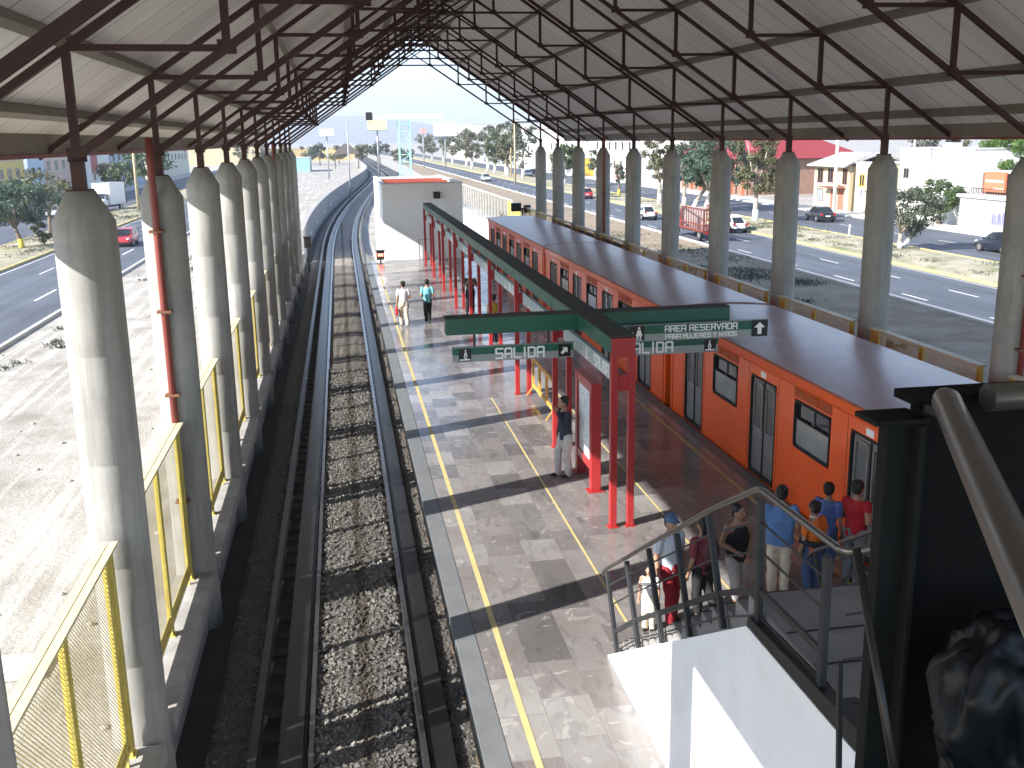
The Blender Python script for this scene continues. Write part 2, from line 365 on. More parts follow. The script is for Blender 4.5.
struct(MB().box(-42, -38.5, -40, 400, ZG-.1, ZG+.13).build('pavement', kerb_grey))

# ---- track floor, ballast, platform
strip('track_bed', (-2.75, 1.6), -8, 700, ZG+.012, dark_dirt, 8, curve); strip('track_bed', (7.9, 12.0), -8, 700, ZG+.013, dark_dirt, 8, curve_r)
def ballast(x0, x1, name):
    b = MB(); ys = [-4+.11*i for i in range(330)] + [32.3+1.5*i for i in range(40)] + [92.3+8*i for i in range(60)]
    nx = 12; vs = []; fs = []
    for y in ys:
        for i in range(nx+1):
            t = i/nx; e = min(1, 5*min(t, 1-t)); vs.append((x0+(x1-x0)*t+curve(y), y, ZG+.02+.10*e+random.uniform(-.022,.022)))
    for j in range(len(ys)-1):
        for i in range(nx):
            a = j*(nx+1)+i; fs.append((a, a+1, a+nx+2, a+nx+1))
    b.add(vs, fs, 0); struct(b.build(name, ballast_m))
ballast(-.86, .66, 'ballast'); ballast(-2.2, -1.62, 'ballast'); ballast(1.05, 1.62, 'ballast')
stone_m = stone_m_ = [M('stone_a', (.22,.205,.185), .9, var=.4, sc=6), M('stone_b', (.165,.152,.14), .9, var=.4, sc=6), M('stone_c', (.275,.262,.243), .9, var=.35, sc=6)]
for m_ in stone_m:
    nt = m_.node_tree; bs = [n for n in nt.nodes if n.type == 'BSDF_PRINCIPLED'][0]; lk = bs.inputs['Base Color'].links[0].from_socket; nt.links.new(oiled(nt, lk), bs.inputs['Base Color'])
b = MB(); rnd = random.Random(5)
def stone(c, r, mi):
    e = [rnd.uniform(.65, 1.25) for _ in range(8)]; q = Matrix.Rotation(rnd.uniform(0, 6.28), 3, Vector((rnd.uniform(-1,1), rnd.uniform(-1,1), rnd.uniform(-1,1)+.01)).normalized())
    vs = [Vector(c) + q @ (Vector((x, y*1.15, z*.75))*r*e[i]*.62) for i, (x, y, z) in enumerate([(x, y, z) for z in (-1,1) for y in (-1,1) for x in (-1,1)])]
    b.add(vs, [(0,2,3,1),(4,5,7,6),(0,1,5,4),(2,6,7,3),(0,4,6,2),(1,3,7,5)], mi)
for i in range(11500):
    y = 9.5 + 27*rnd.random()**1.6; x = rnd.uniform(-.80, .60); stone((x, y, ZG+.12+rnd.uniform(-.015,.02)), rnd.uniform(.022,.05), rnd.choice((0,0,1,2)))
for i in range(3600):
    y = 9.5 + 22*rnd.random()**1.5; x = rnd.choice((rnd.uniform(1.1,1.5), rnd.uniform(-2.15,-1.65))); stone((x, y, ZG+.11), rnd.uniform(.022,.045), rnd.choice((0,1,1,2)))
stuff(b.build('ballast_stones', stone_m), 'grey brown ballast stones lying between the metro rails', 'gravel')

def metro_track(xc, label, curve=curve):
    t = thing('metro_track', label, 'railway track', (xc, 0, ZG))
    ys = [-6+2*i for i in range(33)] + [60+6*i for i in range(100)]
    def run(name, prof, mat, yy=ys):
        b = MB(); n = len(prof); vs = []; fs = []
        for y in yy:
            for (px, pz) in prof: vs.append((px+curve(y), y, pz))
        for j in range(len(yy)-1):
            for i in range(n): fs.append((j*n+i, j*n+(i+1) % n, (j+1)*n+(i+1) % n, (j+1)*n+i))
        fs.append(tuple(range(n))); b.add(vs, fs); return b.build(name, mat, t)
    def rect(x0, x1, z0, z1): return [(x0,z0),(x1,z0),(x1,z1),(x0,z1)]
    for s in (-1, 1):
        run('running_beam', [(s*a, z) for a, z in ((.82,.06),(1.20,.06),(1.20,.085),(1.04,.10),(1.035,.20),(1.13,.205),(1.13,.235),(.86,.235),(.86,.205),(.95,.20),(.94,.10),(.82,.085))][::s], rail_steel)
        run('steel_rail', [(s*a, z) for a, z in ((.70,.06),(.80,.06),(.80,.075),(.765,.085),(.765,.16),(.785,.165),(.785,.20),(.715,.20),(.715,.165),(.735,.16),(.735,.085),(.70,.075))][::s], rail_bright)
        run('guide_bar', [(s*a, z) for a, z in ((1.42,.20),(1.53,.20),(1.53,.215),(1.485,.22),(1.485,.40),(1.53,.405),(1.53,.42),(1.42,.42),(1.42,.405),(1.465,.40),(1.465,.22),(1.42,.215))][::s], rail_steel)
        for i in range(36):
            y = 8.6+1.55*i; b = MB().box(s*1.52-.06, s*1.52+.07, y-.07, y+.07, .02, .19).lathe([(.05,.0),(.07,.04),(.05,.08),(.07,.12),(.04,.19)], (s*1.475, y, .01), 8)
            b.box(s*1.475-.09, s*1.475+.09, y-.09, y+.09, .187, .199); b.build('insulator', insul, t)
    sl = MB()
    for i in range(150): sl.box(-1.62, 1.62, -5.1+.62*i, -4.86+.62*i, .0, .062)
    stuff(sl.build('sleeper', M('sleeper_dark', (.085,.075,.066), .9, var=.4, sc=4, bmp=.3), t)); return t
metro_track(-.03, 'bare metro track with black running beams along the left platform edge')
metro_track(9.65, 'metro track under the orange train beyond the platform', curve_r)

# platform
p = MB(); p.box(1.58, 7.9, -6, 61, -.14, 0); struct(p.build('platform', tiles_m))
struct(MB().box(1.27, 1.577, -6, 61, -.16, .002).build('platform_edge', edge_stone, bevel=.012))
struct(MB().box(7.903, 8.2, -6, 61, -.16, .002).build('platform_edge', edge_stone, bevel=.012))
struct(MB().box(1.62, 7.86, -6, 61, ZG, -.143).build('platform_base', concrete2))
b = MB()
for x, wd, y0, y1 in ((1.877,.085,-5,60), (7.60,.085,-5,60), (3.80,.045,13.2,26.8), (5.67,.045,13.2,27)):
    b.quad((x-wd/2,y0,.005), (x+wd/2,y0,.005), (x+wd/2,y1,.005), (x-wd/2,y1,.005))
struct(b.build('platform_lines', yellow_line))

# ---- track-side walls with a coping in every bay, columns
KS = list(range(-2, 11))
def side_wall(x0, x1, xf, label):
    t = thing('track_wall', label, 'wall', (0, 0, 0)); MB().box(x0, x1, -6, 71, ZG-.1, -.36).build('wall', concrete2, t)
    for k in KS: MB().box(xf[0], xf[1], ky(k)+.345, ky(k+1)-.345, -.36, -.12).build('coping', coping_m, t, bevel=.015)
side_wall(-2.98, -2.62, (-3.06, -2.42), 'low concrete wall with pale coping slabs below the left yellow fence')
side_wall(12.09, 12.45, (11.89, 12.53), 'low concrete wall with coping slabs behind the orange train')
cm = None; colg = 'round concrete columns that carry the station roof'
b = MB(); prof = [(.36,ZG-.1), (.36,-.45), (.335,-.40)]
for z in (.9, 2.15, 3.4, 4.65, 5.9): prof += [(.330,z-.010), (.327,z), (.330,z+.010)]
b.lathe(prof + [(.33,6.1), (.15,6.43)], (0,0,0), 28)
shaft_me = b.mesh('shaft'); shaft_me.materials.append(concrete)
stub_me = MB().box(-.065,.065,-.065,.065,6.43,6.74).box(-.12,.12,-.12,.12,6.431,6.447).mesh('steel_post'); stub_me.materials.append(truss_red)
for side, x in (('left', -2.77), ('right', 12.24)):
    vis = 0
    for k in KS:
        if side == 'right' and k < 1: continue
        vis += 1
        lab = '%s concrete column from the camera in the row %s' % (ORD[vis-1], 'beside the bare left track' if side == 'left' else 'behind the orange train')
        t = thing('concrete_column', lab, 'column', (x, ky(k), 0), 0, colg)
        put('shaft', shaft_me, t, rz=k*1.3); put('steel_post', stub_me, t)
# ---- yellow mesh fences between the columns (expanded metal strands are real)
def strands(L, z0, z1, pitch=.040, w=.0115):
    b = MB(); h = z1-z0
    for s in (1, -1):
        u = -h
        while u < L:
            a0, a1 = max(0, u), min(L, u+h)
            if a1-a0 > .03:
                za, zb = (a0-u, a1-u) if s == 1 else (h-(a0-u), h-(a1-u))
                p, q = Vector((0, a0, z0+za)), Vector((0, a1, z0+zb)); d = (q-p).normalized(); nrm = Vector((0, -d.z, d.y))*w/2
                b.quad(p-nrm+Vector((s*.002,0,0)), q-nrm+Vector((s*.002,0,0)), q+nrm+Vector((s*.002,0,0)), p+nrm+Vector((s*.002,0,0)))
            u += pitch*1.414
    return b
L = BAY - .86; half = L/2
me_mesh = strands(half-.11, .06, 2.47).mesh('mesh_panel'); me_mesh.materials.append(mesh_y)
post_me = MB().box(-.03,.03,-.075,-.02,-.12,2.51).box(-.03,.03,.02,.075,-.12,2.51).box(-.008,.008,-.0195,.0195,-.12,2.51).box(-.06,.06,-.09,.09,-.12,-.105).mesh('post'); post_me.materials.append(fence_y)
wide_me = MB().box(-.022,.022,-.27,-.23,-.12,2.51).box(-.004,.004,-.2295,-.0755,.05,2.5).mesh('post'); wide_me.materials.append(fence_y)
top_me = MB().box(-.095,-.006,0,L,2.512,2.545).box(.006,.095,0,L,2.512,2.545).box(-.02,.02,.002,L-.002,2.47,2.508).mesh('top_rail'); top_me.materials.append(fence_top)
bot_me = MB().box(-.02,.02,.16,L-.16,-.02,.05).box(-.006,.006,.16,L-.16,.0505,.2).mesh('bottom_rail'); bot_me.materials.append(fence_y)
for side, x in (('left', -2.79), ('right', 12.0)):
    n = 0
    for k in range(-1, 11):
        n += 1
        lab = '%s yellow mesh fence panel from the camera %s' % (ORD[n-1], 'along the left track' if side == 'left' else 'behind the orange train')
        t = thing('mesh_fence', lab, 'fence', (x, ky(k)+.43, 0), 0, 'yellow mesh fence panels between columns')
        put('mesh_panel', me_mesh, t, (0,.055,0)); put('mesh_panel', me_mesh, t, (0,half+.055,0))
        for y in (.08, half, L-.08): put('post', post_me, t, (0,y,0))
        put('top_rail', top_me, t); put('bottom_rail', bot_me, t); put('post', wide_me, t, (0,L-.08,0))

# ---- roof
ZR = 12.93; SL = .67
def zt(h): return ZR - SL*h
def zb(h): return zt(h) - 1.11
HN = [7.5, 5.85, 4.2, 2.55, .9]
def chordset(h0, h1, zf, s, wide):
    b = MB()
    for off in (-.027, .027):
        b.bar((s*h0, off, zf(h0)), (s*h1, off, zf(h1)), .032, wide, up=(0,0,1))
    for i in range(6):
        t = (i+.5)/6; h = h0+(h1-h0)*t; b.bar((s*(h-.05), 0, zf(h-.05)), (s*(h+.05), 0, zf(h+.05)), .03, wide*.7, up=(0,0,1))
    return b.mesh('chord')
def mm(me, mat): me.materials.append(mat); return me
tr = {}
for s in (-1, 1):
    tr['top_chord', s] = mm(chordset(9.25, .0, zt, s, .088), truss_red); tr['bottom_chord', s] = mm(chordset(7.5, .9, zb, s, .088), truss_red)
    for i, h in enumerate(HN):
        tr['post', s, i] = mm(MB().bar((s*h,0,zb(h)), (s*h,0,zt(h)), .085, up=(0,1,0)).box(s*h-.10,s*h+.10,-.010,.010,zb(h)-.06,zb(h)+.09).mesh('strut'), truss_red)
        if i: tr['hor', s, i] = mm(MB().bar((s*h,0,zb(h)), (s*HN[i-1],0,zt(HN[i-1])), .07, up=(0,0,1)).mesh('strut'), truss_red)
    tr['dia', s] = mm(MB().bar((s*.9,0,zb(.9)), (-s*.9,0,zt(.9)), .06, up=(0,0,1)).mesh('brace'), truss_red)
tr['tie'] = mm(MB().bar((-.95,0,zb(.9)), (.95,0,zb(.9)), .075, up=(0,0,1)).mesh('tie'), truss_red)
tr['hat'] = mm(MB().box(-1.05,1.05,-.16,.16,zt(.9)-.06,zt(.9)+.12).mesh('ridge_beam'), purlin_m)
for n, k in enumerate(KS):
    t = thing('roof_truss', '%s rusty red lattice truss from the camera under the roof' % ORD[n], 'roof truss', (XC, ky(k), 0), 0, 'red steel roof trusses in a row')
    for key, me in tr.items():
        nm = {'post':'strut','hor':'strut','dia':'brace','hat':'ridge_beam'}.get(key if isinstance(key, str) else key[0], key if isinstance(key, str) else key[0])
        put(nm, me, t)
YR0, YR1 = -5, 63.1
rf = thing('station_roof', 'tall pitched roof of pale metal sheets over the platform', 'roof', (XC, 0, 0))
for s in (-1, 1):
    d = .24; b = MB(); b.prism([(s*.16, zt(.16)+d), (s*9.45, zt(9.45)+d), (s*9.45, zt(9.45)+d+.05), (s*.16, zt(.16)+d+.05)], YR0, YR1, 'y'); b.build('roof_sheet', roof_m, rf)
    for h in [8.5]+HN:
        q = MB(); a = math.atan(SL); zz = zt(h)+.06
        q.prism([(s*(h-.045), zz), (s*(h+.045), zz-.06), (s*(h+.045)+s*.10, zz+.07), (s*(h-.045)+s*.10, zz+.13)], YR0+.3, YR1-.3, 'y'); q.build('purlin', purlin_m, rf)
    g = MB(); z = zt(9.2); g.box(min(s*9.08,s*9.30), max(s*9.08,s*9.30), YR0, YR1, z+.03, z+.33); g.build('gutter', gutter_m, rf)
    MB().box(min(s*9.05,s*9.33), max(s*9.05,s*9.33), YR0, YR1, z-.03, z+.027).build('gutter_lip', M('lip_red', (.2,.035,.03), .5), rf)
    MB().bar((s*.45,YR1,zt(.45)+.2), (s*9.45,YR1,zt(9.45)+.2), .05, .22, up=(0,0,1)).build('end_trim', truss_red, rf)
MB().prism([(-.7, zt(.7)+.42), (0, ZR+.55), (.7, zt(.7)+.42), (.7, zt(.7)+.46), (0, ZR+.6), (-.7, zt(.7)+.46)], YR0, YR1, 'y').build('ridge_cap', roof_m, rf)
for i in range(46):
    y = YR0+.6+1.5*i; MB().box(-.75,.75,y-.05,y+.05,zt(.75)+.3,zt(.75)+.38).build('ridge_bracket', purlin_m, rf)
# red drainpipes
for side, x, k, lab in ((-1,-2.77,1,'red drainpipe clipped to the second column of the left row'), (-1,-2.77,7,'red drainpipe on a far column of the left row'),
                        (1,12.24,1,'red drainpipe on the nearest column behind the train'), (1,12.24,7,'red drainpipe on a far column behind the train')):
    t = thing('drainpipe', lab, 'drainpipe', (x-.05, ky(k)-.40, 0), 0, 'red drainpipes on the columns')
    z = zt(9.2)+.12
    MB().tube([(0,.05,z+.12), (0,.02,z-.2), (0,0,z-.45), (0,0,-.1)], .056, 12).build('pipe', pipe_red, t)
    for zz in (5.6, 4.35, 3.0, 1.2):
        MB().box(-.11,.11,-.068,.09,zz-.02,zz+.02).build('clamp', M('rust', (.2,.09,.05), .8), t)
# ================================================================== train
def rrect(y0, y1, z0, z1, r, n=4):
    pts = []
    for cy_, cz_, a0 in ((y1-r, z0+r, -90), (y1-r, z1-r, 0), (y0+r, z1-r, 90), (y0+r, z0+r, 180)):
        for i in range(n+1):
            a = R(a0 + 90*i/n); pts.append((cy_+r*math.cos(a), cz_+r*math.sin(a)))
    return pts
def ring(b, y0, y1, z0, z1, r, wd, xa, xb, mi=0):        # frame ring in the YZ plane between x=xa and xb
    o = rrect(y0, y1, z0, z1, r); i = rrect(y0+wd, y1-wd, z0+wd, z1-wd, max(.01, r-wd*.6)); n = len(o); vs = []
    for x in (xa, xb):
        vs += [(x, *p) for p in o] + [(x, *p) for p in i]
    fs = []
    for k in range(n):
        j = (k+1) % n
        fs += [(k, j, n+j, n+k), (2*n+k, 2*n+j, 3*n+j, 3*n+k), (k, j, 2*n+j, 2*n+k), (n+k, n+j, 3*n+j, 3*n+k)]
    b.add(vs, fs, mi); return b
def wall_holes(b, L, z0, z1, holes, x, depth):
    ys = sorted({0, L} | {h[0] for h in holes} | {h[1] for h in holes}); zs = sorted({z0, z1} | {h[2] for h in holes} | {h[3] for h in holes})
    for ya, yb in zip(ys, ys[1:]):
        for za, zb_ in zip(zs, zs[1:]):
            if any(h[0] <= ya and yb <= h[1] and h[2] <= za and zb_ <= h[3] for h in holes): continue
            b.quad((x,ya,za), (x,yb,za), (x,yb,zb_), (x,ya,zb_))
    for y0_, y1_, a, c in holes:
        b.quad((x,y0_,a),(x+depth,y0_,a),(x+depth,y0_,c),(x,y0_,c)); b.quad((x,y1_,a),(x+depth,y1_,a),(x+depth,y1_,c),(x,y1_,c))
        b.quad((x,y0_,c),(x+depth,y0_,c),(x+depth,y1_,c),(x,y1_,c)); b.quad((x,y0_,a),(x+depth,y0_,a),(x+depth,y1_,a),(x,y1_,a))
TL, TW = 16.25, 2.72; DC = [1.95, 6.07, 10.35, 14.5]; WC = [4.0, 8.15, 12.45]; dw, ww = .64, .74
seat_in = M('train_interior', (.25,.25,.22), .7, var=.2)
def metro_car():
    t = thing('metro_car', 'x', 'metro car', (0,0,0), 0, 'orange metro cars of the waiting train')
    holes = [(c-dw, c+dw, .02, 2.10) for c in DC] + [(c-ww, c+ww, 1.14, 2.08) for c in WC]
    b = MB(); wall_holes(b, TL, -.92, 2.30, holes, 0, .07)
    b.quad((TW,0,-.92),(TW,TL,-.92),(TW,TL,2.3),(TW,0,2.3)); b.quad((0,0,-.92),(TW,0,-.92),(TW,0,2.3),(0,0,2.3)); b.quad((0,TL,-.92),(TW,TL,-.92),(TW,TL,2.3),(0,TL,2.3))
    b.prism([(.0,2.30),(-.02,2.34),(0,2.50),(.05,2.52),(TW-.05,2.52),(TW,2.5),(TW+.02,2.34),(TW,2.30)], 0, TL, 'y')
    b.box(-.012,-.001,0,TL,-.02,.012)
    b.build('body', train_o, t)
    MB().box(.08,TW-.06,.06,TL-.06,-.85,-.02).box(.6,TW-.02,.05,TL-.05,-.02,.5).box(1.2,TW-.02,.05,TL-.05,.5,2.28).build('interior', seat_in, t)
    b = MB(); n = 14; pr = [(-.05,2.53),(-.05,2.57)] + [(-.05+(TW+.1)*i/n, 2.57+.085*math.sin(math.pi*i/n)) for i in range(1,n)] + [(TW+.05,2.57),(TW+.05,2.53)]
    b.prism(pr, -.02, TL+.02, 'y'); ro = b.build('roof', train_roof, t)
    g_ = MB().box(-.075,-.02,-.01,TL+.01,2.525,2.56).box(TW+.02,TW+.075,-.01,TL+.01,2.525,2.56)
    g_.build('gutter', M('train_gutter', (.42,.09,.03), .45, var=.2), ro)
    for c in DC:
        d = MB(); ring(d, c-dw+.005, c+dw-.005, .03, 2.095, .12, .045, -.006, .05); d.box(-.012,.03,c-dw,c+dw,.0,.03); dr = d.build('door', rubber, t)
        for s in (-1, 1):
            y0, y1 = (c-dw+.05, c-.012) if s < 0 else (c+.012, c+dw-.05)
            lf = MB(); hh = [(y0+.07, y1-.07, .98, 1.92)]
            lf2 = MB(); wall_holes(lf2, 1, 0, 1, [], 0, 0)
            ys = [y0, y0+.08, y1-.08, y1]; zs = [.06, 1.0, 1.95, 2.06]
            for ya, yb in zip(ys, ys[1:]):
                for za, zb_ in zip(zs, zs[1:]):
                    if (ya, za) == (ys[1], zs[1]): continue
                    lf.quad((.045,ya,za),(.045,yb,za),(.045,yb,zb_),(.045,ya,zb_))
            ring(lf, y0+.055, y1-.055, .975, 1.975, .09, .045, .022, .06); lo = lf.build('leaf', steel_g, dr)
            q = MB(); q.prism(rrect(y0+.08, y1-.08, 1.0, 1.95, .06), .052, .062, 'x'); q.build('pane', M('door_painted_reflection', (.13,.135,.13), .1, var=.15, spec=.9), dr)  # pane colour lightened to grey: reflections painted into the base colour
        MB().box(.02,.06,c-.012,c+.012,.05,2.06).build('seal', rubber, dr)
        MB().box(-.012,-.001,c-.12,c+.12,2.13,2.25).build('number_plate', white_ink, t)
    for c in WC:
        fr = ring(MB(), c-ww+.01, c+ww-.01, 1.145, 2.075, .12, .05, -.012, .05); fr.box(.0,.05,c-ww+.05,c+ww-.05,1.70,1.725)
        fo = fr.build('window', rubber, t)
        MB().prism(rrect(c-ww+.05,c+ww-.05,1.18,1.70,.06), .03, .04, 'x').build('pane', M('window_painted_reflection', (.27,.28,.27), .08, .0, var=.15, spec=1), fo)  # lower pane: light grey base colour stands in for the reflected platform
        MB().box(.05,.06,c-ww+.05,c-.02,1.725,2.04).box(.05,.06,c+.02,c+ww-.05,1.725,2.04).build('pane', glass_m, fo)
        MB().box(.02,.06,c-.02,c+.02,1.72,2.05).build('mullion', steel_g, fo)
        v = MB()
        for i in range(3): v.box(-.014,-.001,c-ww+i*.51,c-ww+i*.51+.46,2.125,2.29)
        v.build('vent', train_o2, t)
    for y in [c+s*q for c in DC for s, q in ((-1,dw+.1),(1,dw+.1))]: MB().box(-.004,-.0005,y-.006,y+.006,-.9,2.28).build('panel_seam', M('seam_dark', (.25,.04,.01), .6), t)
    MB().box(-.010,-.0008,.2,TL-.2,-.9,-.55).build('skirt_panel', M('skirt_grime', (.30,.075,.03), .6, var=.4), t)
    for y in (.18, TL-.18): MB().box(-.02,-.001,y-.03,y+.03,-.9,2.28).build('corner_strip', M('train_corner', (.62,.09,.012), .4), t)
    for y in (2.6, 4.6, TL-4.6, TL-2.6):
        MB().tube([(.25,y,-.72),(.55,y,-.72)], .42, 20).build('wheel', rubber, t)
    return t
car0 = metro_car(); XT = 8.25
for i, (y, lab) in enumerate(((8.55, 'nearest orange metro car with grey doors partly hidden by stair railing'), (25.25, 'middle orange metro car behind the green sign beam'), (41.75, 'farthest orange metro car of the train ending by the right columns'))):
    c = car0 if i == 0 else dup(car0); c.location = (XT, y, 0); c['label'] = lab
for y in (25.03, 41.6):
    tag(MB().box(XT+.25,XT+TW-.25,y-.2,y+.14,-.6,2.25).build('gangway_bellows', rubber), 'black bellows joining two orange metro cars %s' % ('behind the red posts' if y < 30 else 'at the far end of the train'), 'bellows', 'bellows between cars')

# ================================================================== red and green sign gantry on the platform
XA, XB = 4.58, 4.90
gt = thing('sign_gantry', 'long green sign beam on pairs of red posts down the platform', 'gantry', (0,0,0))
GY = [16.9+BAY*i for i in range(9)]
for i, y in enumerate(GY):
    for x in (XA, XB):
        MB().box(x-.06,x+.06,y-.06,y+.06,.012,3.22).box(x-.10,x+.10,y-.10,y+.10,0,.012).build('post', post_red, gt, bevel=.012)
    MB().box(XA+.062,XB-.062,y-.03,y+.03,2.55,2.84).build('cross_plate', post_red, gt)
    if i < len(GY)-1:
        y1 = GY[i+1]
        MB().box(XA-.055,XB+.055,y+.012,y1-.012,3.222,3.50).build('beam_panel', green_m, gt)
        MB().box(XA-.075,XB+.075,y+.004,y1-.004,3.502,3.53).build('beam_cap', green_top, gt)
MB().box(XA-.05,XB+.05,16.83,16.905,3.16,3.50).build('end_plate', post_red, gt)
for x0, x1 in ((1.90, XA-.058), (XB+.058, 7.72)):
    MB().box(x0,x1,19.52,19.86,3.18,3.50).build('cross_beam', green_m, gt); MB().box(x0-.015,x1,19.505,19.875,3.502,3.525).build('beam_cap', green_top, gt)
GL = {'S':[[(4,6),(.4,6),(0,5.6),(0,3.4),(.4,3),(3.6,3),(4,2.6),(4,.4),(3.6,0),(0,0)]],'A':[[(0,0),(0,5.4),(.6,6),(3.4,6),(4,5.4),(4,0)],[(0,2.6),(4,2.6)]],'L':[[(0,6),(0,0),(4,0)]],'I':[[(2,0),(2,6)]],
 'D':[[(0,0),(0,6),(3.3,6),(4,5.3),(4,.7),(3.3,0),(0,0)]],'R':[[(0,0),(0,6),(3.6,6),(4,5.6),(4,3.2),(3.6,2.8),(0,2.8)],[(2.4,2.8),(4,0)]],'E':[[(4,6),(.6,6),(0,5.4),(0,.6),(.6,0),(4,0)],[(0,3),(3.2,3)]],
 'V':[[(0,6),(2,0),(4,6)]],'P':[[(0,0),(0,6),(3.6,6),(4,5.6),(4,3.1),(3.6,2.7),(0,2.7)]],'M':[[(0,0),(0,6),(2,2.5),(4,6),(4,0)]],'U':[[(0,6),(0,.6),(.6,0),(3.4,0),(4,.6),(4,6)]],'J':[[(4,6),(4,.6),(3.4,0),(.6,0),(0,.6),(0,2)]],
 'N':[[(0,0),(0,6),(4,0),(4,6)]],'Q':[[(0,0),(0,5),(4,0),(4,5)],[(.8,6.3),(3.2,6.3)]],'O':[[(0,.6),(0,5.4),(.6,6),(3.4,6),(4,5.4),(4,.6),(3.4,0),(.6,0),(0,.6)]],'Y':[[(0,6),(2,3),(4,6)],[(2,3),(2,0)]]}
def text(b, s, o, u, n, hgt, wd=None, adv=5.7, th=1.15, mi=0, zs=1):      # stroke lettering, raised 4 mm on a plate; centred on o
    o, u, n = Vector(o), Vector(u), Vector(n); v = Vector((0,0,1)); k = hgt/6; kx = k*(wd or 1)
    tot = sum((2.6 if c == ' ' else (3.2 if c == 'I' else adv)) for c in s) - (adv-4); x = -tot/2
    for c in s:
        if c == ' ': x += 2.6; continue
        xo = -1.2 if c == 'I' else 0
        for line in GL[c]:
            pts = [o + u*(x+xo+px)*kx + v*(py-3)*k + n*.002 for px, py in line]
            for p_, q_ in zip(pts, pts[1:]):
                d = (q_-p_).normalized()*(th*k*.5); flatbar(b, p_-d, q_+d, n, th*k, mi)
        x += 3.2 if c == 'I' else adv
_LIFT = 0
def flatbar(b, p_, q_, n, wdt, mi):
    d = (q_-p_).normalized(); s = d.cross(n).normalized()*(wdt/2); vs = []
    global _LIFT; _LIFT = (_LIFT + 1) % 40            # no two strokes of a word share a face plane
    for e in (0, .004 + .00025*_LIFT):
        vs += [p_-s+n*e, q_-s+n*e, q_+s+n*e, p_+s+n*e]
    b.add(vs, [(0,1,2,3),(7,6,5,4),(0,4,5,1),(1,5,6,2),(2,6,7,3),(3,7,4,0)], mi)
def poly_on(b, pts, o, u, n, k, mi=0):
    o, u, n = Vector(o), Vector(u), Vector(n); v = Vector((0,0,1)); m_ = len(pts); vs = []
    for e in (.001, .005): vs += [o+u*px*k+v*py*k+n*e for px, py in pts]
    b.add(vs, [tuple(range(m_))[::-1], tuple(range(m_, 2*m_))]+[(i,(i+1)%m_,(i+1)%m_+m_,i+m_) for i in range(m_)], mi)
def arrow(b, o, u, n, k, ang):
    pts = [(0,1),(.95,.1),(.34,.1),(.34,-1),(-.34,-1),(-.34,.1),(-.95,.1)]; a = R(ang)
    poly_on(b, [(x*math.cos(a)-y*math.sin(a), x*math.sin(a)+y*math.cos(a)) for x, y in pts], o, u, n, k)
def stairman(b, o, u, n, k, f=1):
    poly_on(b, [(f*x,y) for x,y in [(-.95,-.95),(.9,-.95),(.9,-.7),(.35,-.7),(.35,-.45),(-.1,-.45),(-.1,-.72),(-.95,-.72)]], o, u, n, k)
    poly_on(b, [(f*x,y) for x,y in [(-.25,-.4),(-.02,-.4),(.1,.1),(.28,-.35),(.45,-.3),(.25,.35),(.2,.6),(.02,.62),(-.15,.1)]], o, u, n, k)
    poly_on(b, [(f*(.1+.15*math.cos(t*.785)),.8+.15*math.sin(t*.785)) for t in range(8)], o, u, n, k)
def family(b, o, u, n, k):
    poly_on(b, [(0,-.75),(.2,-.75),(.22,-.3),(.38,-.3),(.38,-.75),(.56,-.75),(.58,-.3),(.75,-.3),(.5,.45),(.12,.45),(-.1,-.25),(0,-.3)], o, u, n, k)
    poly_on(b, [(.31+.17*math.cos(t*.785),.68+.17*math.sin(t*.785)) for t in range(8)], o, u, n, k)
    poly_on(b, [(-.75,-.75),(-.62,-.75),(-.57,-.4),(-.5,-.75),(-.37,-.75),(-.32,-.1),(-.8,-.1)], o, u, n, k)
    poly_on(b, [(-.56+.14*math.cos(t*.785),.08+.14*math.sin(t*.785)) for t in range(8)], o, u, n, k)
    poly_on(b, [(-.8,-.92),(.8,-.92),(.8,-.84),(-.8,-.84)], o, u, n, k)
def sign(label, x0, x1, y, z0, z1, split, lines, picts, hang=None, group=None):
    t = thing('hanging_sign', label, 'sign', ((x0+x1)/2, y, z0), 0, group); w_ = (x1-x0)/2; h = z1-z0; sp = h*split
    MB().box(-w_,w_,-.045,.045,sp,h).build('green_panel', sign_green, t); MB().box(-w_,w_,-.045,.045,0,sp-.001).build('grey_panel', sign_grey, t)
    MB().box(-w_-.01,w_+.01,-.05,.05,h,h+.015).build('edge_trim', steel_g, t)
    U, NN = (1,0,0), (0,-1,0)
    for s, px, pz, hh, wd in lines:
        b = MB(); text(b, s, (px,-.045,pz), U, NN, hh, wd); b.build('lettering', white_ink, t)
    for kind, px, sz, pz in picts:
        sq = MB().box(px-sz/2,px+sz/2,-.052,-.0455,pz-sz/2,pz+sz/2).build('pictogram', sign_black, t); b = MB(); o = (px,-.0525,pz)
        if kind == 'stair': stairman(b, o, U, NN, sz*.46)
        elif kind == 'stair2': stairman(b, o, U, NN, sz*.46, -1)
        elif kind == 'family': family(b, o, U, NN, sz*.5)
        elif kind == 'up': arrow(b, o, U, NN, sz*.36, 0)
        else: arrow(b, o, U, NN, sz*.34, -45)
        b.build('symbol', white_ink, sq)
    if hang:
        for px in hang: MB().box(px-.02,px+.02,-.02,.02,h+.015,hang[px]).build('hanger', dark_steel, t)
    return t
sign('green and grey SALIDA exit sign on the left with diagonal arrow', 2.03, 4.48, 19.7, 2.60, 2.89, .50, [('SALIDA', .13, .145, .19, 1.02)], [('stair', -.98, .25, .145), ('ne', 1.04, .25, .145)], {-.78:.579, .72:.579}, 'signs hung from the green cross beams')
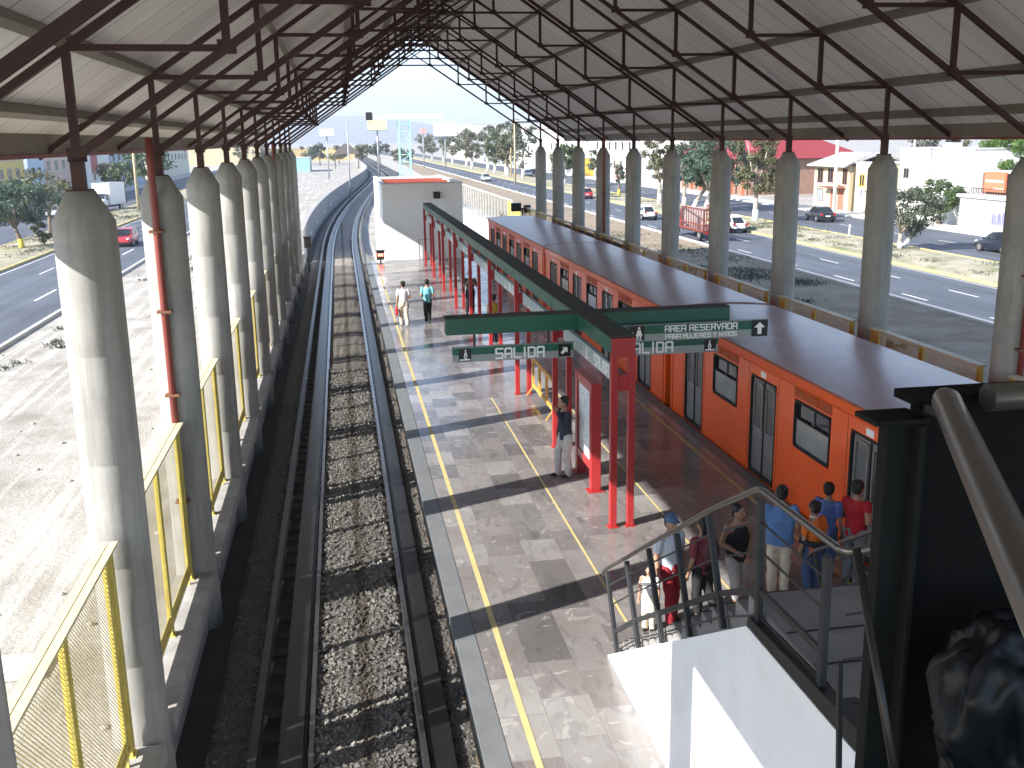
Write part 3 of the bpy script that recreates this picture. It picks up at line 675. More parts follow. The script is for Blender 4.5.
sign('SALIDA exit sign on the right half hidden behind the reserved area sign', 5.15, 7.55, 19.7, 2.56, 2.87, .50, [('SALIDA', -.30, .15, .20, 1.02)], [('stair2', 1.02, .25, .14), ('ne', -1.02, .25, .14)], {-.7:.61, .7:.61}, 'signs hung from the green cross beams')
sign('long AREA RESERVADA sign with family symbol and white up arrow', 5.42, 8.46, 19.34, 2.92, 3.245, .45, [('AREA RESERVADA', .10, .235, .115, 1.05), ('PARA MUJERES Y NIQOS', .10, .075, .085, 1.05)], [('family', -1.25, .325, .163), ('up', 1.34, .34, .165)], None, 'signs hung from the green cross beams')
tag(MB().box(5.7,5.76,19.388,19.518,3.0,3.24).box(7.4,7.46,19.388,19.518,3.0,3.24).build('sign_bracket', dark_steel), 'pair of small steel brackets behind the long reserved area sign', 'bracket')
# long signs below the beam, one in each bay
for i, y in enumerate(GY[:-1]):
    t = thing('beam_sign', ('nearest' if i == 0 else ORD[i]+' from the camera') + (' pale SALIDA sign under the long green beam' if i == 0 else ' pale sign strip under the long green beam'), 'sign', (4.70, y, 2.62), 0, 'sign strips under the long green beam')
    MB().box(-.045,.045,.4,4.5,.13,.30).build('pale_panel', M('sign_pale', (.34,.44,.44), .4, var=.1), t); MB().box(-.045,.045,.4,4.5,0,.129).build('pale_panel', M('sign_pale_grey', (.42,.46,.46), .4, var=.1), t)
    for yy in (.8, 4.1): MB().box(-.02,.02,yy-.02,yy+.02,.30,.60).build('hanger', dark_steel, t)
    U, NN = (0,-1,0), (-1,0,0)
    b = MB(); text(b, 'SALIDA', (-.045,1.15,.15), U, NN, .19, 1.1); b.build('lettering', white_ink, t)
    b = MB(); stairman(b, (-.045,2.35,.15), U, NN, .14); b.build('symbol', white_ink, t)

# ================================================================== poster board, barrier
t = thing('poster_board', 'red framed poster board with a white map standing between the red posts', 'poster board', (4.74, 0, 0))
fr = MB()
for y in (18.86, 20.12): fr.box(-.10,.10,y-.085,y+.085,.015,2.2).box(-.17,.17,y-.15,y+.15,0,.015)
fr.box(-.09,.09,18.945,20.035,2.02,2.19).box(-.09,.09,18.945,20.035,.42,.58); fr.box(-.112,.112,18.75,20.23,2.201,2.235)
fr.build('frame', post_red, t, bevel=.008)
MB().box(-.055,.055,18.946,20.034,.581,2.019).build('panel', M('poster_paper', (.70,.74,.76), .45, var=.05), t)
inkm = M('map_ink_blue', (.22,.36,.44), .5, var=.3); ink2 = M('map_ink_grey', (.42,.46,.47), .5)
rnd = random.Random(3); b = MB()
for i in range(46):
    y = rnd.uniform(19.0,19.95); z = rnd.uniform(.95,1.9); ln = rnd.uniform(.03,.16)
    (b.box(-.058,-.0555,y,min(y+ln,20.0),z,z+.012, i % 2) if i % 3 else b.box(-.058,-.0555,y,y+.012,z,z+ln*.9, i % 2))
for z in (.66,.70,.74,.78,.82): b.box(-.058,-.0555,19.02,19.02+rnd.uniform(.5,.9),z,z+.014,1)
b.build('map_print_pattern', [inkm, ink2], t)
t = thing('barrier', 'low orange wooden barrier with upright slats behind the poster board', 'barrier', (4.98, 0, 0))
b = MB().bar((0,24.0,1.02),(0,26.85,1.06),.05,.09).bar((0,24.0,.30),(0,26.85,.30),.05,.09)
b.build('rails', orange_wood, t)
for y in (24.02, 24.95, 25.9, 26.83): MB().box(-.03,.03,y-.04,y+.04,.22,1.10).build('slat', orange_wood, t)
for y in (24.1, 26.75):
    MB().bar((0,y,.3),(-.2,y,0.02),.03).bar((0,y,.3),(.2,y,0.02),.03).build('leg', orange_wood, t)

# ================================================================== service building at the end of the platform
t = thing('service_building', 'white flat roofed service block at the far end of the platform', 'building', (2.42, 61, 0))
BW, BD, BH = 4.75, 14, 4.42
b = MB(); b.box(0,BW,0,.2,ZG,BH).box(0,.2,.2,BD,ZG,BH).box(BW-.2,BW,.2,BD,ZG,BH).box(.2,BW-.2,BD-.2,BD,ZG,BH); b.build('wall', white_wall, t)
MB().box(.2,BW-.2,.2,BD-.2,BH-.32,BH-.22).build('roof', M('roof_deck_red', (.30,.10,.07), .8, var=.3), t)
MB().box(-.04,BW+.04,-.04,.24,BH,BH+.06).box(-.04,.24,.24,BD,BH,BH+.06).box(BW-.24,BW+.04,.24,BD,BH,BH+.06).build('parapet_cap', white_b, t)
for y in (3, 6.5, 10): MB().box(.2,BW-.2,y-.12,y+.12,BH-.219,BH-.02).build('roof_beam', M('beam_red', (.42,.10,.07), .7), t)
MB().box(2.05,2.08,-.012,-.001,0,1.15).box(2.95,2.98,-.012,-.001,0,1.15).box(2.05,2.98,-.012,-.001,1.15,1.18).build('hatch', steel_g, t)
t = thing('loudspeaker', 'black box loudspeaker fixed to the white service block', 'loudspeaker', (5.62, 60.98, 3.56))
MB().box(-.2,.2,-.24,-.02,0,.40).build('case', sign_black, t, bevel=.02); MB().box(-.15,.15,-.252,-.241,.05,.35).build('grille', M('spk_grille', (.03,.035,.035), .5), t); MB().box(-.06,.06,-.02,.0,.2,.36).build('bracket', dark_steel, t)
t = thing('signal_light', 'small red track signal beside the white service block', 'signal', (2.15, 60.4, -.1))
MB().box(-.22,.22,-.12,.12,.22,.78).box(-.26,.26,-.2,.12,.74,.79).build('case', rubber, t); MB().box(-.05,.05,-.03,.03,-.2,.22).build('post', dark_steel, t)
e_, nt_, b_ = newmat('signal_red'); b_.inputs['Base Color'].default_value = (.6,.02,.02,1); b_.inputs['Emission Color'].default_value = (1,.12,.08,1); b_.inputs['Emission Strength'].default_value = 2.5
MB().box(-.16,.16,-.13,-.121,.42,.6).build('lamp', e_, t)
t = thing('signal_light', 'dark track signal box on the left wall near the track bend', 'signal', (-2.2, 66, -.1))
MB().box(-.22,.22,-.14,.14,.5,1.2).box(-.26,.26,-.24,.14,1.16,1.22).build('case', rubber, t); MB().box(-.05,.05,-.03,.03,-1.1,.5).build('post', dark_steel, t); MB().lathe([(.09,0),(.09,.03)],(0,-.17,.8),14).build('lens', glass_m, t)
t = thing('loudspeaker', 'black twin loudspeakers on a post beyond the train roof', 'loudspeaker', (11.75, 66.5, 0))
MB().box(-.05,.05,-.05,.05,-.2,2.5).build('post', dark_steel, t); MB().box(-.75,-.12,-.3,.2,2.3,2.85).build('case', sign_black, t, bevel=.02); MB().box(.1,.5,-.3,.2,2.2,2.7).build('case', sign_black, t, bevel=.02); MB().box(-.14,.12,-.04,.04,2.4,2.5).build('bracket', dark_steel, t)

# ================================================================== staircase up to the bridge
XS0, XS1 = 3.27, 6.35; NR = 16; RISE = 2.93/NR; TR = (12.26-7.6)/NR
t = thing('staircase', 'dark stone staircase with a white side wall rising from the platform', 'staircase', (0,0,0))
b = MB(); poly = [(12.26,0.0)]
y, z = 12.26, 0
for i in range(NR):
    z += RISE; poly.append((y, z)); y -= TR; poly.append((y, z))
poly += [(5.7, z), (5.7, z-.22), (7.55, z-.24), (11.9, 0.0)]
b.prism(poly, XS0+.125, XS1-.05, 'x'); b.build('steps', stair_m, t)
b = MB()
for i in range(NR): b.box(XS0+.15,XS1-.06,12.26-TR*i-.002+.002,12.26-TR*i+.02,RISE*(i+1)-.03,RISE*(i+1)+.004)
b.build('nosing', dark_steel, t)
b = MB()
for yy in (6.05,6.62,7.15): b.box(XS0+.15,XS1-.06,yy-.012,yy+.012,2.931,2.936)
b.build('landing_joints', rubber, t)
b = MB(); b.prism([(12.26,0.004),(12.26,.03),(7.64,2.765),(5.72,2.78),(5.72,0.004)], XS0, XS0+.12, 'x'); b.build('side_wall', white_wall, t)
b = MB(); b.prism([(7.66,2.77),(7.62,2.86),(5.72,2.95),(5.72,2.784)], XS0+.01, XS0+.23, 'x'); b.build('stringer', sign_black, t)
b = MB(); b.prism([(12.26,0.004),(12.2,.2),(7.62,2.93),(5.72,2.95),(5.72,0.004)], XS1-.045, XS1+.06, 'x'); b.build('side_wall', white_wall, t)
PT = [(12.56,1.15),(11.6,1.71),(10.68,2.26),(9.7,2.83),(8.78,3.38),(7.58,3.96),(6.37,3.97)]
PB = [(11.95,.12),(11.02,.78),(10.1,1.32),(9.2,1.86),(8.3,2.40),(7.52,2.80),(6.36,2.84)]
for side, X in (('left', XS0+.06), ('right', XS1+.02)):
    t = thing('stair_railing', 'dark steel railing with thin bars and polished handrail %s' % ('above the white stair wall' if side == 'left' else 'on the train side of the stairs'), 'railing', (X,0,0), 0, 'stair railings')
    for (ty, tz), (by, bz) in zip(PT, PB): MB().bar((0,by,bz),(0,ty,tz-.03),.07,.055,up=(1,0,0)).build('post', dark_steel, t, bevel=.006)
    for fr_, wd in ((.18,.016),(.40,.016),(.70,.05),(.90,.016)):
        pts = [Vector((0,ty+(by-ty)*fr_,tz+(bz-tz)*fr_)) for (ty,tz),(by,bz) in zip(PT,PB)]
        b = MB()
        for p_, q_ in zip(pts, pts[1:]): b.bar(p_, q_, wd*.6, wd*1.15)
        b.build('bar', dark_steel, t)
    hp = [(0,12.78,.98),(0,12.66,1.10)] + [(0,a,c+.02) for a,c in PT[:5]] + [(0,7.66,4.005),(0,7.56,4.025),(0,6.22,4.06)]
    if side == 'left': hp += [(.03,6.15,4.07),(.10,6.12,4.08),(1.2,6.1,4.24)]
    MB().tube(hp, .027, 12).build('handrail', stain_steel, t)
    if side == 'left':
        MB().bar((1.18,6.1,2.93),(1.18,6.1,4.2),.05).build('post', dark_steel, t)
        for z in (3.25,3.6,3.9): MB().bar((.03,6.12,z),(1.18,6.1,z+.04),.012).build('bar', dark_steel, t)

# ================================================================== the bridge the picture was taken from
struct(MB().box(-3,4.6,-4,1.95,5.08,5.3).build('bridge_deck', stair_m))
t = thing('bridge_guardrail', 'black plated guardrail with a thick steel handrail close to the camera', 'guardrail', (0,0,0))
MB().tube([(.62,.58,6.3),(.80,.95,6.3),(1.345,2.06,6.3),(1.362,2.095,6.298)], [.0325,.0325,.0325,.026], 20).build('handrail', stain_steel, t)
MB().tube([(1.475,2.10,6.292),(3.6,2.10,6.3)], .0335, 20).build('handrail', stain_steel, t)
MB().box(1.362,3.6,2.20,2.235,4.9,6.262).build('panel', black_panel, t)
MB().box(1.33,3.6,2.17,2.26,6.264,6.285).build('panel_cap', black_panel, t)
MB().box(1.280,1.36,2.19,2.235,4.4,6.215).box(1.345,1.361,2.15,2.26,4.4,6.216).build('corner_post', grey_post, t, bevel=.004)
MB().box(1.235,1.372,2.165,2.27,6.217,6.23).build('post_cap', grey_post, t)
MB().tube([(1.113,2.0,5.985),(1.135,1.72,5.36)], .0095, 12).build('bar', M('bar_steel', (.05,.046,.042), .35, .6), t)
MB().bar((1.083,1.985,5.71),(1.098,1.96,5.2),.011).build('bar', dark_steel, t)
MB().bar((1.345,2.06,6.268),(1.38,2.19,6.25),.02).build('bracket', dark_steel, t)
# crumpled bag (noise folds)
bm = bmesh.new(); bmesh.ops.create_icosphere(bm, subdivisions=5, radius=1); from mathutils import noise as mn
for v in bm.verts:
    d = v.co.copy(); n1 = mn.noise(d*1.5+Vector((3,1,2))); n2 = abs(mn.noise(Vector((d.x*3.2,d.y*3.2,d.z*1.3)))); n3 = abs(mn.noise(Vector((d.x*6,d.y*6,d.z*2.4))+Vector((5,5,5))))
    k = 1 + .28*n1 - .36*n2 - .13*n3; v.co = Vector((d.x*.25*k, d.y*.17*k, d.z*.30*k)); 
    if v.co.z < -.26: v.co.z = -.26
me = bpy.data.meshes.new('plastic_bag'); bm.to_mesh(me); bm.free(); me.polygons.foreach_set('use_smooth', [True]*len(me.polygons))
bagm = M('bag_plastic', (.006,.008,.011), .42, var=.2, spec=.3); me.materials.append(bagm)
tag(put('plastic_bag', me, None, (1.55, 1.93, 5.56)), 'crumpled glossy black plastic bag lying against the black guardrail', 'bag')
# ================================================================== people
import numpy as np
FR = np.random.default_rng(4)
def remesh(mb, name, vox, smooth=3, fold=0):
    me = mb.mesh('tmp'); o = bpy.data.objects.new('tmp', me); COL.objects.link(o)
    r = o.modifiers.new('r', 'REMESH'); r.mode = 'VOXEL'; r.voxel_size = vox
    if smooth:
        s = o.modifiers.new('s', 'SMOOTH'); s.iterations = smooth; s.factor = .5
    dg = bpy.context.evaluated_depsgraph_get(); dg.update(); out = bpy.data.meshes.new_from_object(o.evaluated_get(dg)); out.name = name
    bpy.data.objects.remove(o); bpy.data.meshes.remove(me)
    if fold:
        k = len(out.vertices); co = np.empty(k*3); no = np.empty(k*3); out.vertices.foreach_get('co', co); out.vertices.foreach_get('normal', no); co = co.reshape(-1,3); no = no.reshape(-1,3); f_ = np.zeros(k)
        for q in range(9):
            w_ = FR.normal(size=3)*np.array((1,1,.6)); w_ *= FR.uniform(14,46)/np.linalg.norm(w_); f_ += np.sin(co @ w_ + FR.uniform(0,6) + 1.6*np.sin(co @ FR.normal(size=3)*9))*(14/np.linalg.norm(w_))**.5
        out.vertices.foreach_set('co', (co + no*(f_*fold*.33)[:,None]).ravel())
    out.polygons.foreach_set('use_smooth', [True]*len(out.polygons)); return out
def loft(b, secs, n=16):                     # secs: (x, y, z, rx, ry)
    vs = []; fs = []
    for x, y, z, rx, ry in secs:
        for k in range(n):
            a = 2*math.pi*k/n; vs.append((x+rx*math.cos(a), y+ry*math.sin(a), z))
    for i in range(len(secs)-1):
        for k in range(n):
            a, c = i*n+k, i*n+(k+1) % n; fs.append((a, c, c+n, a+n))
    fs += [tuple(range(n))[::-1], tuple((len(secs)-1)*n+k for k in range(n))]; b.add(vs, fs, 0, True)
def limb(b, pts, rs):
    for (p, r) in zip(pts, rs): b.ell(p, r, r, r, 10)
    for i in range(len(pts)-1): b.tube([pts[i], pts[i+1]], [rs[i], rs[i+1]], 10)
ARM = {'down': ((.138,-.012,.625), (.145,.03,.475)), 'bent': ((.140,-.03,.64), (.075,.115,.60)), 'front': ((.135,.0,.63), (.05,.10,.535)), 'face': ((.115,.075,.67), (.03,.105,.835)),
       'cross': ((.14,.02,.655), (-.02,.12,.66)), 'up': ((.135,.08,.70), (.06,.14,.80)), 'fold': ((.15,-.02,.64), (.06,.07,.73)), 'back': ((.145,-.05,.63), (.15,-.05,.48))}
LEG = {'stand': ((.052,.012,.285), (.054,-.012,.052)), 'fwd': ((.05,.085,.295), (.05,.085,.055)), 'rear': ((.05,-.035,.285), (.05,-.155,.075)), 'wide': ((.07,.02,.285), (.085,-.005,.052))}
def person(label, loc, face, h, arms=('down','down'), legs=('stand','stand'), shirt=None, sleeve=.5, trousers=None, leglen=1.0, shoes=None, hair=True, longhair=False, lean=0, headturn=0, stout=1.0, shirt_z=.47, group=None, skin=None, tank=False):
    t = thing('person', label, 'person', loc, R(face), group); S_ = h; vox = .0085
    def lz(p): return Vector((p[0], p[1] + lean*max(0, p[2]-.5), p[2]))*S_
    def A(side, nm): return [lz((side*.107,0,.795))] + [lz((side*p[0] if nm != 'x' else p[0], p[1], p[2])) for p in ARM[nm]]
    def G(side, nm): return [Vector((side*.050,0,.515))*S_] + [Vector((side*p[0],p[1],p[2]))*S_ for p in LEG[nm]]
    st = stout; b = MB()
    tor = [(.46,.070,.055),(.53,.088,.062),(.60,.080*st,.058*st),(.70,.092*st,.066*st),(.775,.102,.062),(.815,.070,.046),(.845,.031,.031),(.885,.030,.032)]
    loft(b, [(0, (lean*max(0,z-.5))*S_, z*S_, rx*S_, ry*S_) for z, rx, ry in tor])
    hc = lz((0,.012,.932)); q = Matrix.Rotation(R(headturn), 3, 'Z')
    b.ell(hc, .049*S_, .058*S_, .070*S_, 18); b.ell(hc + q @ Vector((0,.020,-.030))*S_, .034*S_, .034*S_, .034*S_, 14)
    b.ell(hc + q @ Vector((0,.061,-.008))*S_, .009*S_, .012*S_, .015*S_, 8)
    b.ell(hc + q @ Vector((0,.049,-.036))*S_, .014*S_, .007*S_, .006*S_, 8)
    for s in (-1, 1): b.ell(hc + q @ Vector((s*.050,-.004,-.004))*S_, .007*S_, .013*S_, .018*S_, 8)
    AA = {s: A(s, arms[0 if s < 0 else 1]) for s in (-1, 1)}; GG = {s: G(s, legs[0 if s < 0 else 1]) for s in (-1, 1)}
    for s in (-1, 1):
        limb(b, AA[s], [.033*S_, .025*S_, .0175*S_]); limb(b, GG[s], [.055*S_, .037*S_, .025*S_])
        wv = AA[s][2]; d = (wv-AA[s][1]).normalized(); sd, up = basis(d)
        b.ell(wv + d*.03*S_, .020*S_, .016*S_, .026*S_, 10)
        for i in range(4):
            o0 = wv + d*.042*S_ + sd*(i-1.5)*.0105*S_; ln = (.030,.036,.034,.026)[i]*S_
            b.tube([o0, o0+d*ln*.6, o0+d*ln+up*(-.012*S_)], [.0068*S_,.006*S_,.005*S_], 6)
        o0 = wv + d*.018*S_ - sd*.014*S_; b.tube([o0, o0+d*.02*S_-sd*.016*S_, o0+d*.04*S_-sd*.018*S_], [.008*S_,.007*S_,.0055*S_], 6)
        an = GG[s][2]; b.ell(an + Vector((0,.035,-.030))*S_, .024*S_, .062*S_, .019*S_, 12)
    bo = put('body', remesh(b, 'body', vox, 2), t); bo.data.materials.append(skin or skin_m)
    for s in (-1, 1): MB().ell(hc + q @ Vector((s*.019,.0525,.004))*S_, .0062*S_, .004*S_, .0042*S_, 8).build('eye', sign_black, t)
    MB().ell(hc + q @ Vector((0,.0560,-.034))*S_, .013*S_, .003*S_, .0025*S_, 8).build('mouth', M('lips', (.22,.07,.06), .5), t)
    if hair:
        b = MB(); b.ell(hc + q @ Vector((0,-.013,.021))*S_, .0565*S_, .0600*S_, .061*S_, 16)
        b.ell(hc + q @ Vector((0,-.032,-.01))*S_, .050*S_, .039*S_, .050*S_, 12)
        if longhair: b.ell(hc + q @ Vector((0,-.035,-.055))*S_, .045*S_, .028*S_, .065*S_, 12)
        for i in range(40):
            a = random.uniform(0, 6.28); e = random.uniform(.2, 1.3); dv = Vector((math.cos(a)*math.cos(e), math.sin(a)*math.cos(e)-.3, math.sin(e)))
            b.ell(hc + q @ (Vector((dv.x*.055, dv.y*.058-.013, dv.z*.060+.020)))*S_, .009*S_, .009*S_, .007*S_, 6)
        o = put('hair', remesh(b, 'hair', .011, 1), t); o.data.materials.append(hair_m)
    if shirt:
        b = MB(); g_ = .013
        sec = [(shirt_z,.097*max(1,st),.074*max(1,st)),(.53,.100*max(1,st),.073*max(1,st)),(.60,.094*st,.070*st),(.70,.105*st,.078*st),(.775,.112 if not tank else .098,.073),(.812,.078 if not tank else .062,.054),(.832,.040,.040)]
        loft(b, [(0, (lean*max(0,z-.5))*S_, z*S_, rx*S_, ry*S_) for z, rx, ry in sec])
        if not tank:
            for s in (-1, 1):
                a0, a1, a2 = AA[s]
                if sleeve <= 1: e = a0.lerp(a1, sleeve*.95); limb(b, [a0, e], [.042*S_, .040*S_])
                else: limb(b, [a0, a1, a1.lerp(a2, .93)], [.042*S_, .034*S_, .026*S_])
        o = put('shirt', remesh(b, 'shirt', .0105, 3, .009), t); o.data.materials.append(shirt)
    if trousers:
        b = MB(); loft(b, [(0,0,.445*S_,.080*S_,.066*S_),(0,0,.50*S_,.096*S_,.074*S_),(0,0,.56*S_,.089*S_*max(1,st),.068*S_*max(1,st))])
        for s in (-1, 1):
            a0, a1, a2 = GG[s]; e = a1.lerp(a2, leglen*.97) if leglen < 1 else a2 + Vector((0,0,-.012*S_))
            limb(b, [a0, a1, e], [.066*S_, .050*S_, .043*S_])
        o = put('trousers', remesh(b, 'trousers', .0105, 3, .009), t); o.data.materials.append(trousers)
    for s in (-1, 1):
        an = GG[s][2]; b = MB(); b.ell(an + Vector((0,.036,-.030))*S_, .030*S_, .070*S_, .023*S_, 14); b.ell(an + Vector((0,-.008,-.012))*S_, .029*S_, .032*S_, .034*S_, 12)
        o = put('shoe', remesh(b, 'shoe', .011, 1), t); o.data.materials.append(shoes or rubber)
    return t, hc, AA
c_white = fabric('white', (.72,.71,.70), .08); c_teal = fabric('turquoise', (.17,.50,.56)); c_black = fabric('black', (.012,.013,.015)); c_navy = fabric('navy', (.02,.027,.045))
c_khaki = fabric('khaki', (.50,.43,.33)); c_grey = fabric('light_grey', (.42,.41,.39)); c_maroon = fabric('maroon', (.20,.035,.055)); c_red = fabric('red', (.42,.012,.02)); c_dred = fabric('dark_red', (.27,.012,.022))
c_blue = fabric('blue', (.12,.24,.50)); c_orange = fabric('orange', (.70,.16,.02)); c_jean = fabric('jeans', (.05,.10,.22), .3); c_yel = fabric('yellow', (.55,.36,.05)); c_olive = fabric('olive', (.10,.085,.055)); c_plaid = fabric('check_blue', (.10,.17,.42), .6); c_cream = fabric('cream', (.72,.62,.48))
t, hc, AA = person('man in white shirt and khaki trousers walking away with a red bag', (2.165,38.62,0), 4, 1.72, ('down','bent'), ('fwd','rear'), c_white, .55, c_khaki)
tb = thing('handbag', 'small red bag carried by the man in the white shirt', 'bag', (2.165-.27,38.66,.42)); MB().box(-.05,.05,-.15,.15,0,.28).build('bag_body', c_red, tb, bevel=.02); MB().tube([(0,-.09,.28),(0,-.05,.38),(0,.05,.38),(0,.09,.28)], .009, 8).build('handle', c_red, tb)
person('person in turquoise shirt and black trousers walking away along the platform', (3.12,39.2,0), 2, 1.68, ('bent','bent'), ('rear','fwd'), c_teal, .6, c_black, shoes=c_cream)
t, hc, AA = person('man in dark jacket leaning against the poster board hand to face', (4.36,19.86,0), 105, 1.72, ('face','down'), ('stand','fwd'), c_navy, 1.5, c_grey, lean=.06)
person('man in dark clothes standing between the far red posts', (5.02,40.9,0), 170, 1.74, ('fold','fold'), ('stand','wide'), c_olive, .6, c_black)
t, hc, AA = person('person in yellow shirt standing behind the red posts', (5.05,34.6,0), 20, 1.68, ('down','bent'), ('stand','stand'), c_yel, .5, c_black)
tag(MB().bar((4.93,34.47,1.30),(5.17,34.47,.88),.035,.012).box(5.10,5.20,34.33,34.47,.72,.95).build('shoulder_bag', c_black), 'small black shoulder bag worn by the person in yellow', 'bag')
# the group at the foot of the stairs
t, hc, AA = person('man in blue cap pale shirt and dark red trousers at the stair foot', (4.42,13.15,0), 200, 1.64, ('down','down'), ('stand','fwd'), fabric('pale_blue', (.52,.58,.66), .1), .6, c_dred, hair=True)
cap = tag(MB().ell((0,0,0), .098, .114, .088, 16).build('cap', fabric('cap_blue', (.10,.17,.30), .5)), 'faded blue cap worn by the man in dark red trousers', 'cap'); cap.location = (4.425,13.15,1.64*.932+.055); cap.data = cap.data
b = MB(); b.ell((0,.10,-.02), .075, .075, .012, 14); o = b.build('brim', MATS['cloth_cap_blue'], cap); o.rotation_euler = (0,0,R(200))
person('small child in white dress beside the man in the blue cap', (4.04,12.90,0), 150, 1.0, ('down','down'), ('stand','stand'), c_white, .5, c_cream, hair=True, longhair=True, shirt_z=.30)
t, hc, AA = person('person in maroon shirt with dark backpack near the stairs', (4.90,13.10,0), 25, 1.58, ('down','down'), ('stand','rear'), c_maroon, .7, c_black, leglen=.8, longhair=True)
bp = tag(MB().ell((0,0,0), .14, .10, .21, 16).ell((0,-.07,-.06), .10, .06, .10, 12).build('backpack', fabric('backpack', (.10,.03,.035), .4)), 'dark red backpack on the back of the person in maroon', 'backpack'); bp.location = (4.96,12.93,1.13); bp.rotation_euler = (0,0,R(25))
person('woman in black sleeveless top and light grey capri trousers by the railing', (5.52,13.35,0), 190, 1.64, ('front','bent'), ('stand','fwd'), c_black, .1, c_grey, leglen=.6, tank=True, stout=1.12, longhair=False, headturn=25)
person('broad man in blue shirt and pale trousers seen from behind', (6.36,13.72,0), -20, 1.74, ('front','bent'), ('stand','stand'), c_blue, .6, c_cream, stout=1.25)
t, hc, AA = person('boy in orange shirt with a white collar and blue jeans', (6.82,13.55,0), 20, 1.52, ('down','bent'), ('stand','stand'), c_orange, .6, c_jean)
MB().lathe([(.075,0),(.062,.035),(.05,.05)], tuple(hc*1 + Vector((0,-.01,-.175))), 16).build('collar', c_white, t)
tag(MB().tube([(6.60,13.52,.93),(6.66,13.40,.90),(6.80,13.36,.88),(6.95,13.40,.86),(7.03,13.5,.86)], .045, 12).build('waist_jacket', c_navy), 'dark blue jacket tied around the waist of the boy in orange', 'jacket')
person('person in red top and grey jeans at the open train door', (7.64,13.80,0), -60, 1.70, ('bent','bent'), ('stand','stand'), c_red, .3, fabric('grey_jeans', (.17,.19,.20)))
person('person in blue checked shirt beside the red top near the train', (7.33,14.12,0), -50, 1.58, ('fold','down'), ('stand','stand'), c_plaid, .6, c_jean)

# ================================================================== vehicles
def paint(n, c): return M('paint_'+n, c, .25, var=.06, coat=.6)
tyre_me = MB().tube([(-.10,0,0),(.10,0,0)], .315, 24).mesh('tyre'); tyre_me.materials.append(rubber)
rim_me = MB().tube([(-.106,0,0),(.106,0,0)], .20, 18).tube([(-.112,0,0),(.112,0,0)], .05, 10).mesh('rim'); rim_me.materials.append(M('rim_alloy', (.45,.45,.45), .35, .8))
lamp_w = M('lamp_clear', (.75,.75,.72), .15, var=.05); lamp_r = M('lamp_red', (.45,.01,.012), .2, var=.05); plate_m = M('plate_white', (.7,.7,.68), .5)
def wheels(t, pos, sc=1):
    for x, y in pos:
        w_ = thing('wheel', None, None, (x,y,.315*sc)); del w_['label'], w_['category']; w_.parent = t; w_.scale = (1,sc,sc)
        put('tyre', tyre_me, w_); put('rim', rim_me, w_)
def secloft(b, secs, n=12, p=4):               # (y, zlo, zhi, halfw): rounded-box sections along the length
    vs = []; fs = []
    for y, z0, z1, hw in secs:
        cz, hz = (z0+z1)/2, (z1-z0)/2
        for k in range(n*2):
            a = math.pi*k/n; c, s = math.cos(a), math.sin(a); e = 2/p
            vs.append((hw*math.copysign(abs(c)**e, c), y, cz+hz*math.copysign(abs(s)**e, s)))
    m_ = n*2
    for i in range(len(secs)-1):
        for k in range(m_): a, c = i*m_+k, i*m_+(k+1) % m_; fs.append((a, c, c+m_, a+m_))
    fs += [tuple(range(m_))[::-1], tuple((len(secs)-1)*m_+k for k in range(m_))]; b.add(vs, fs, 0, True)
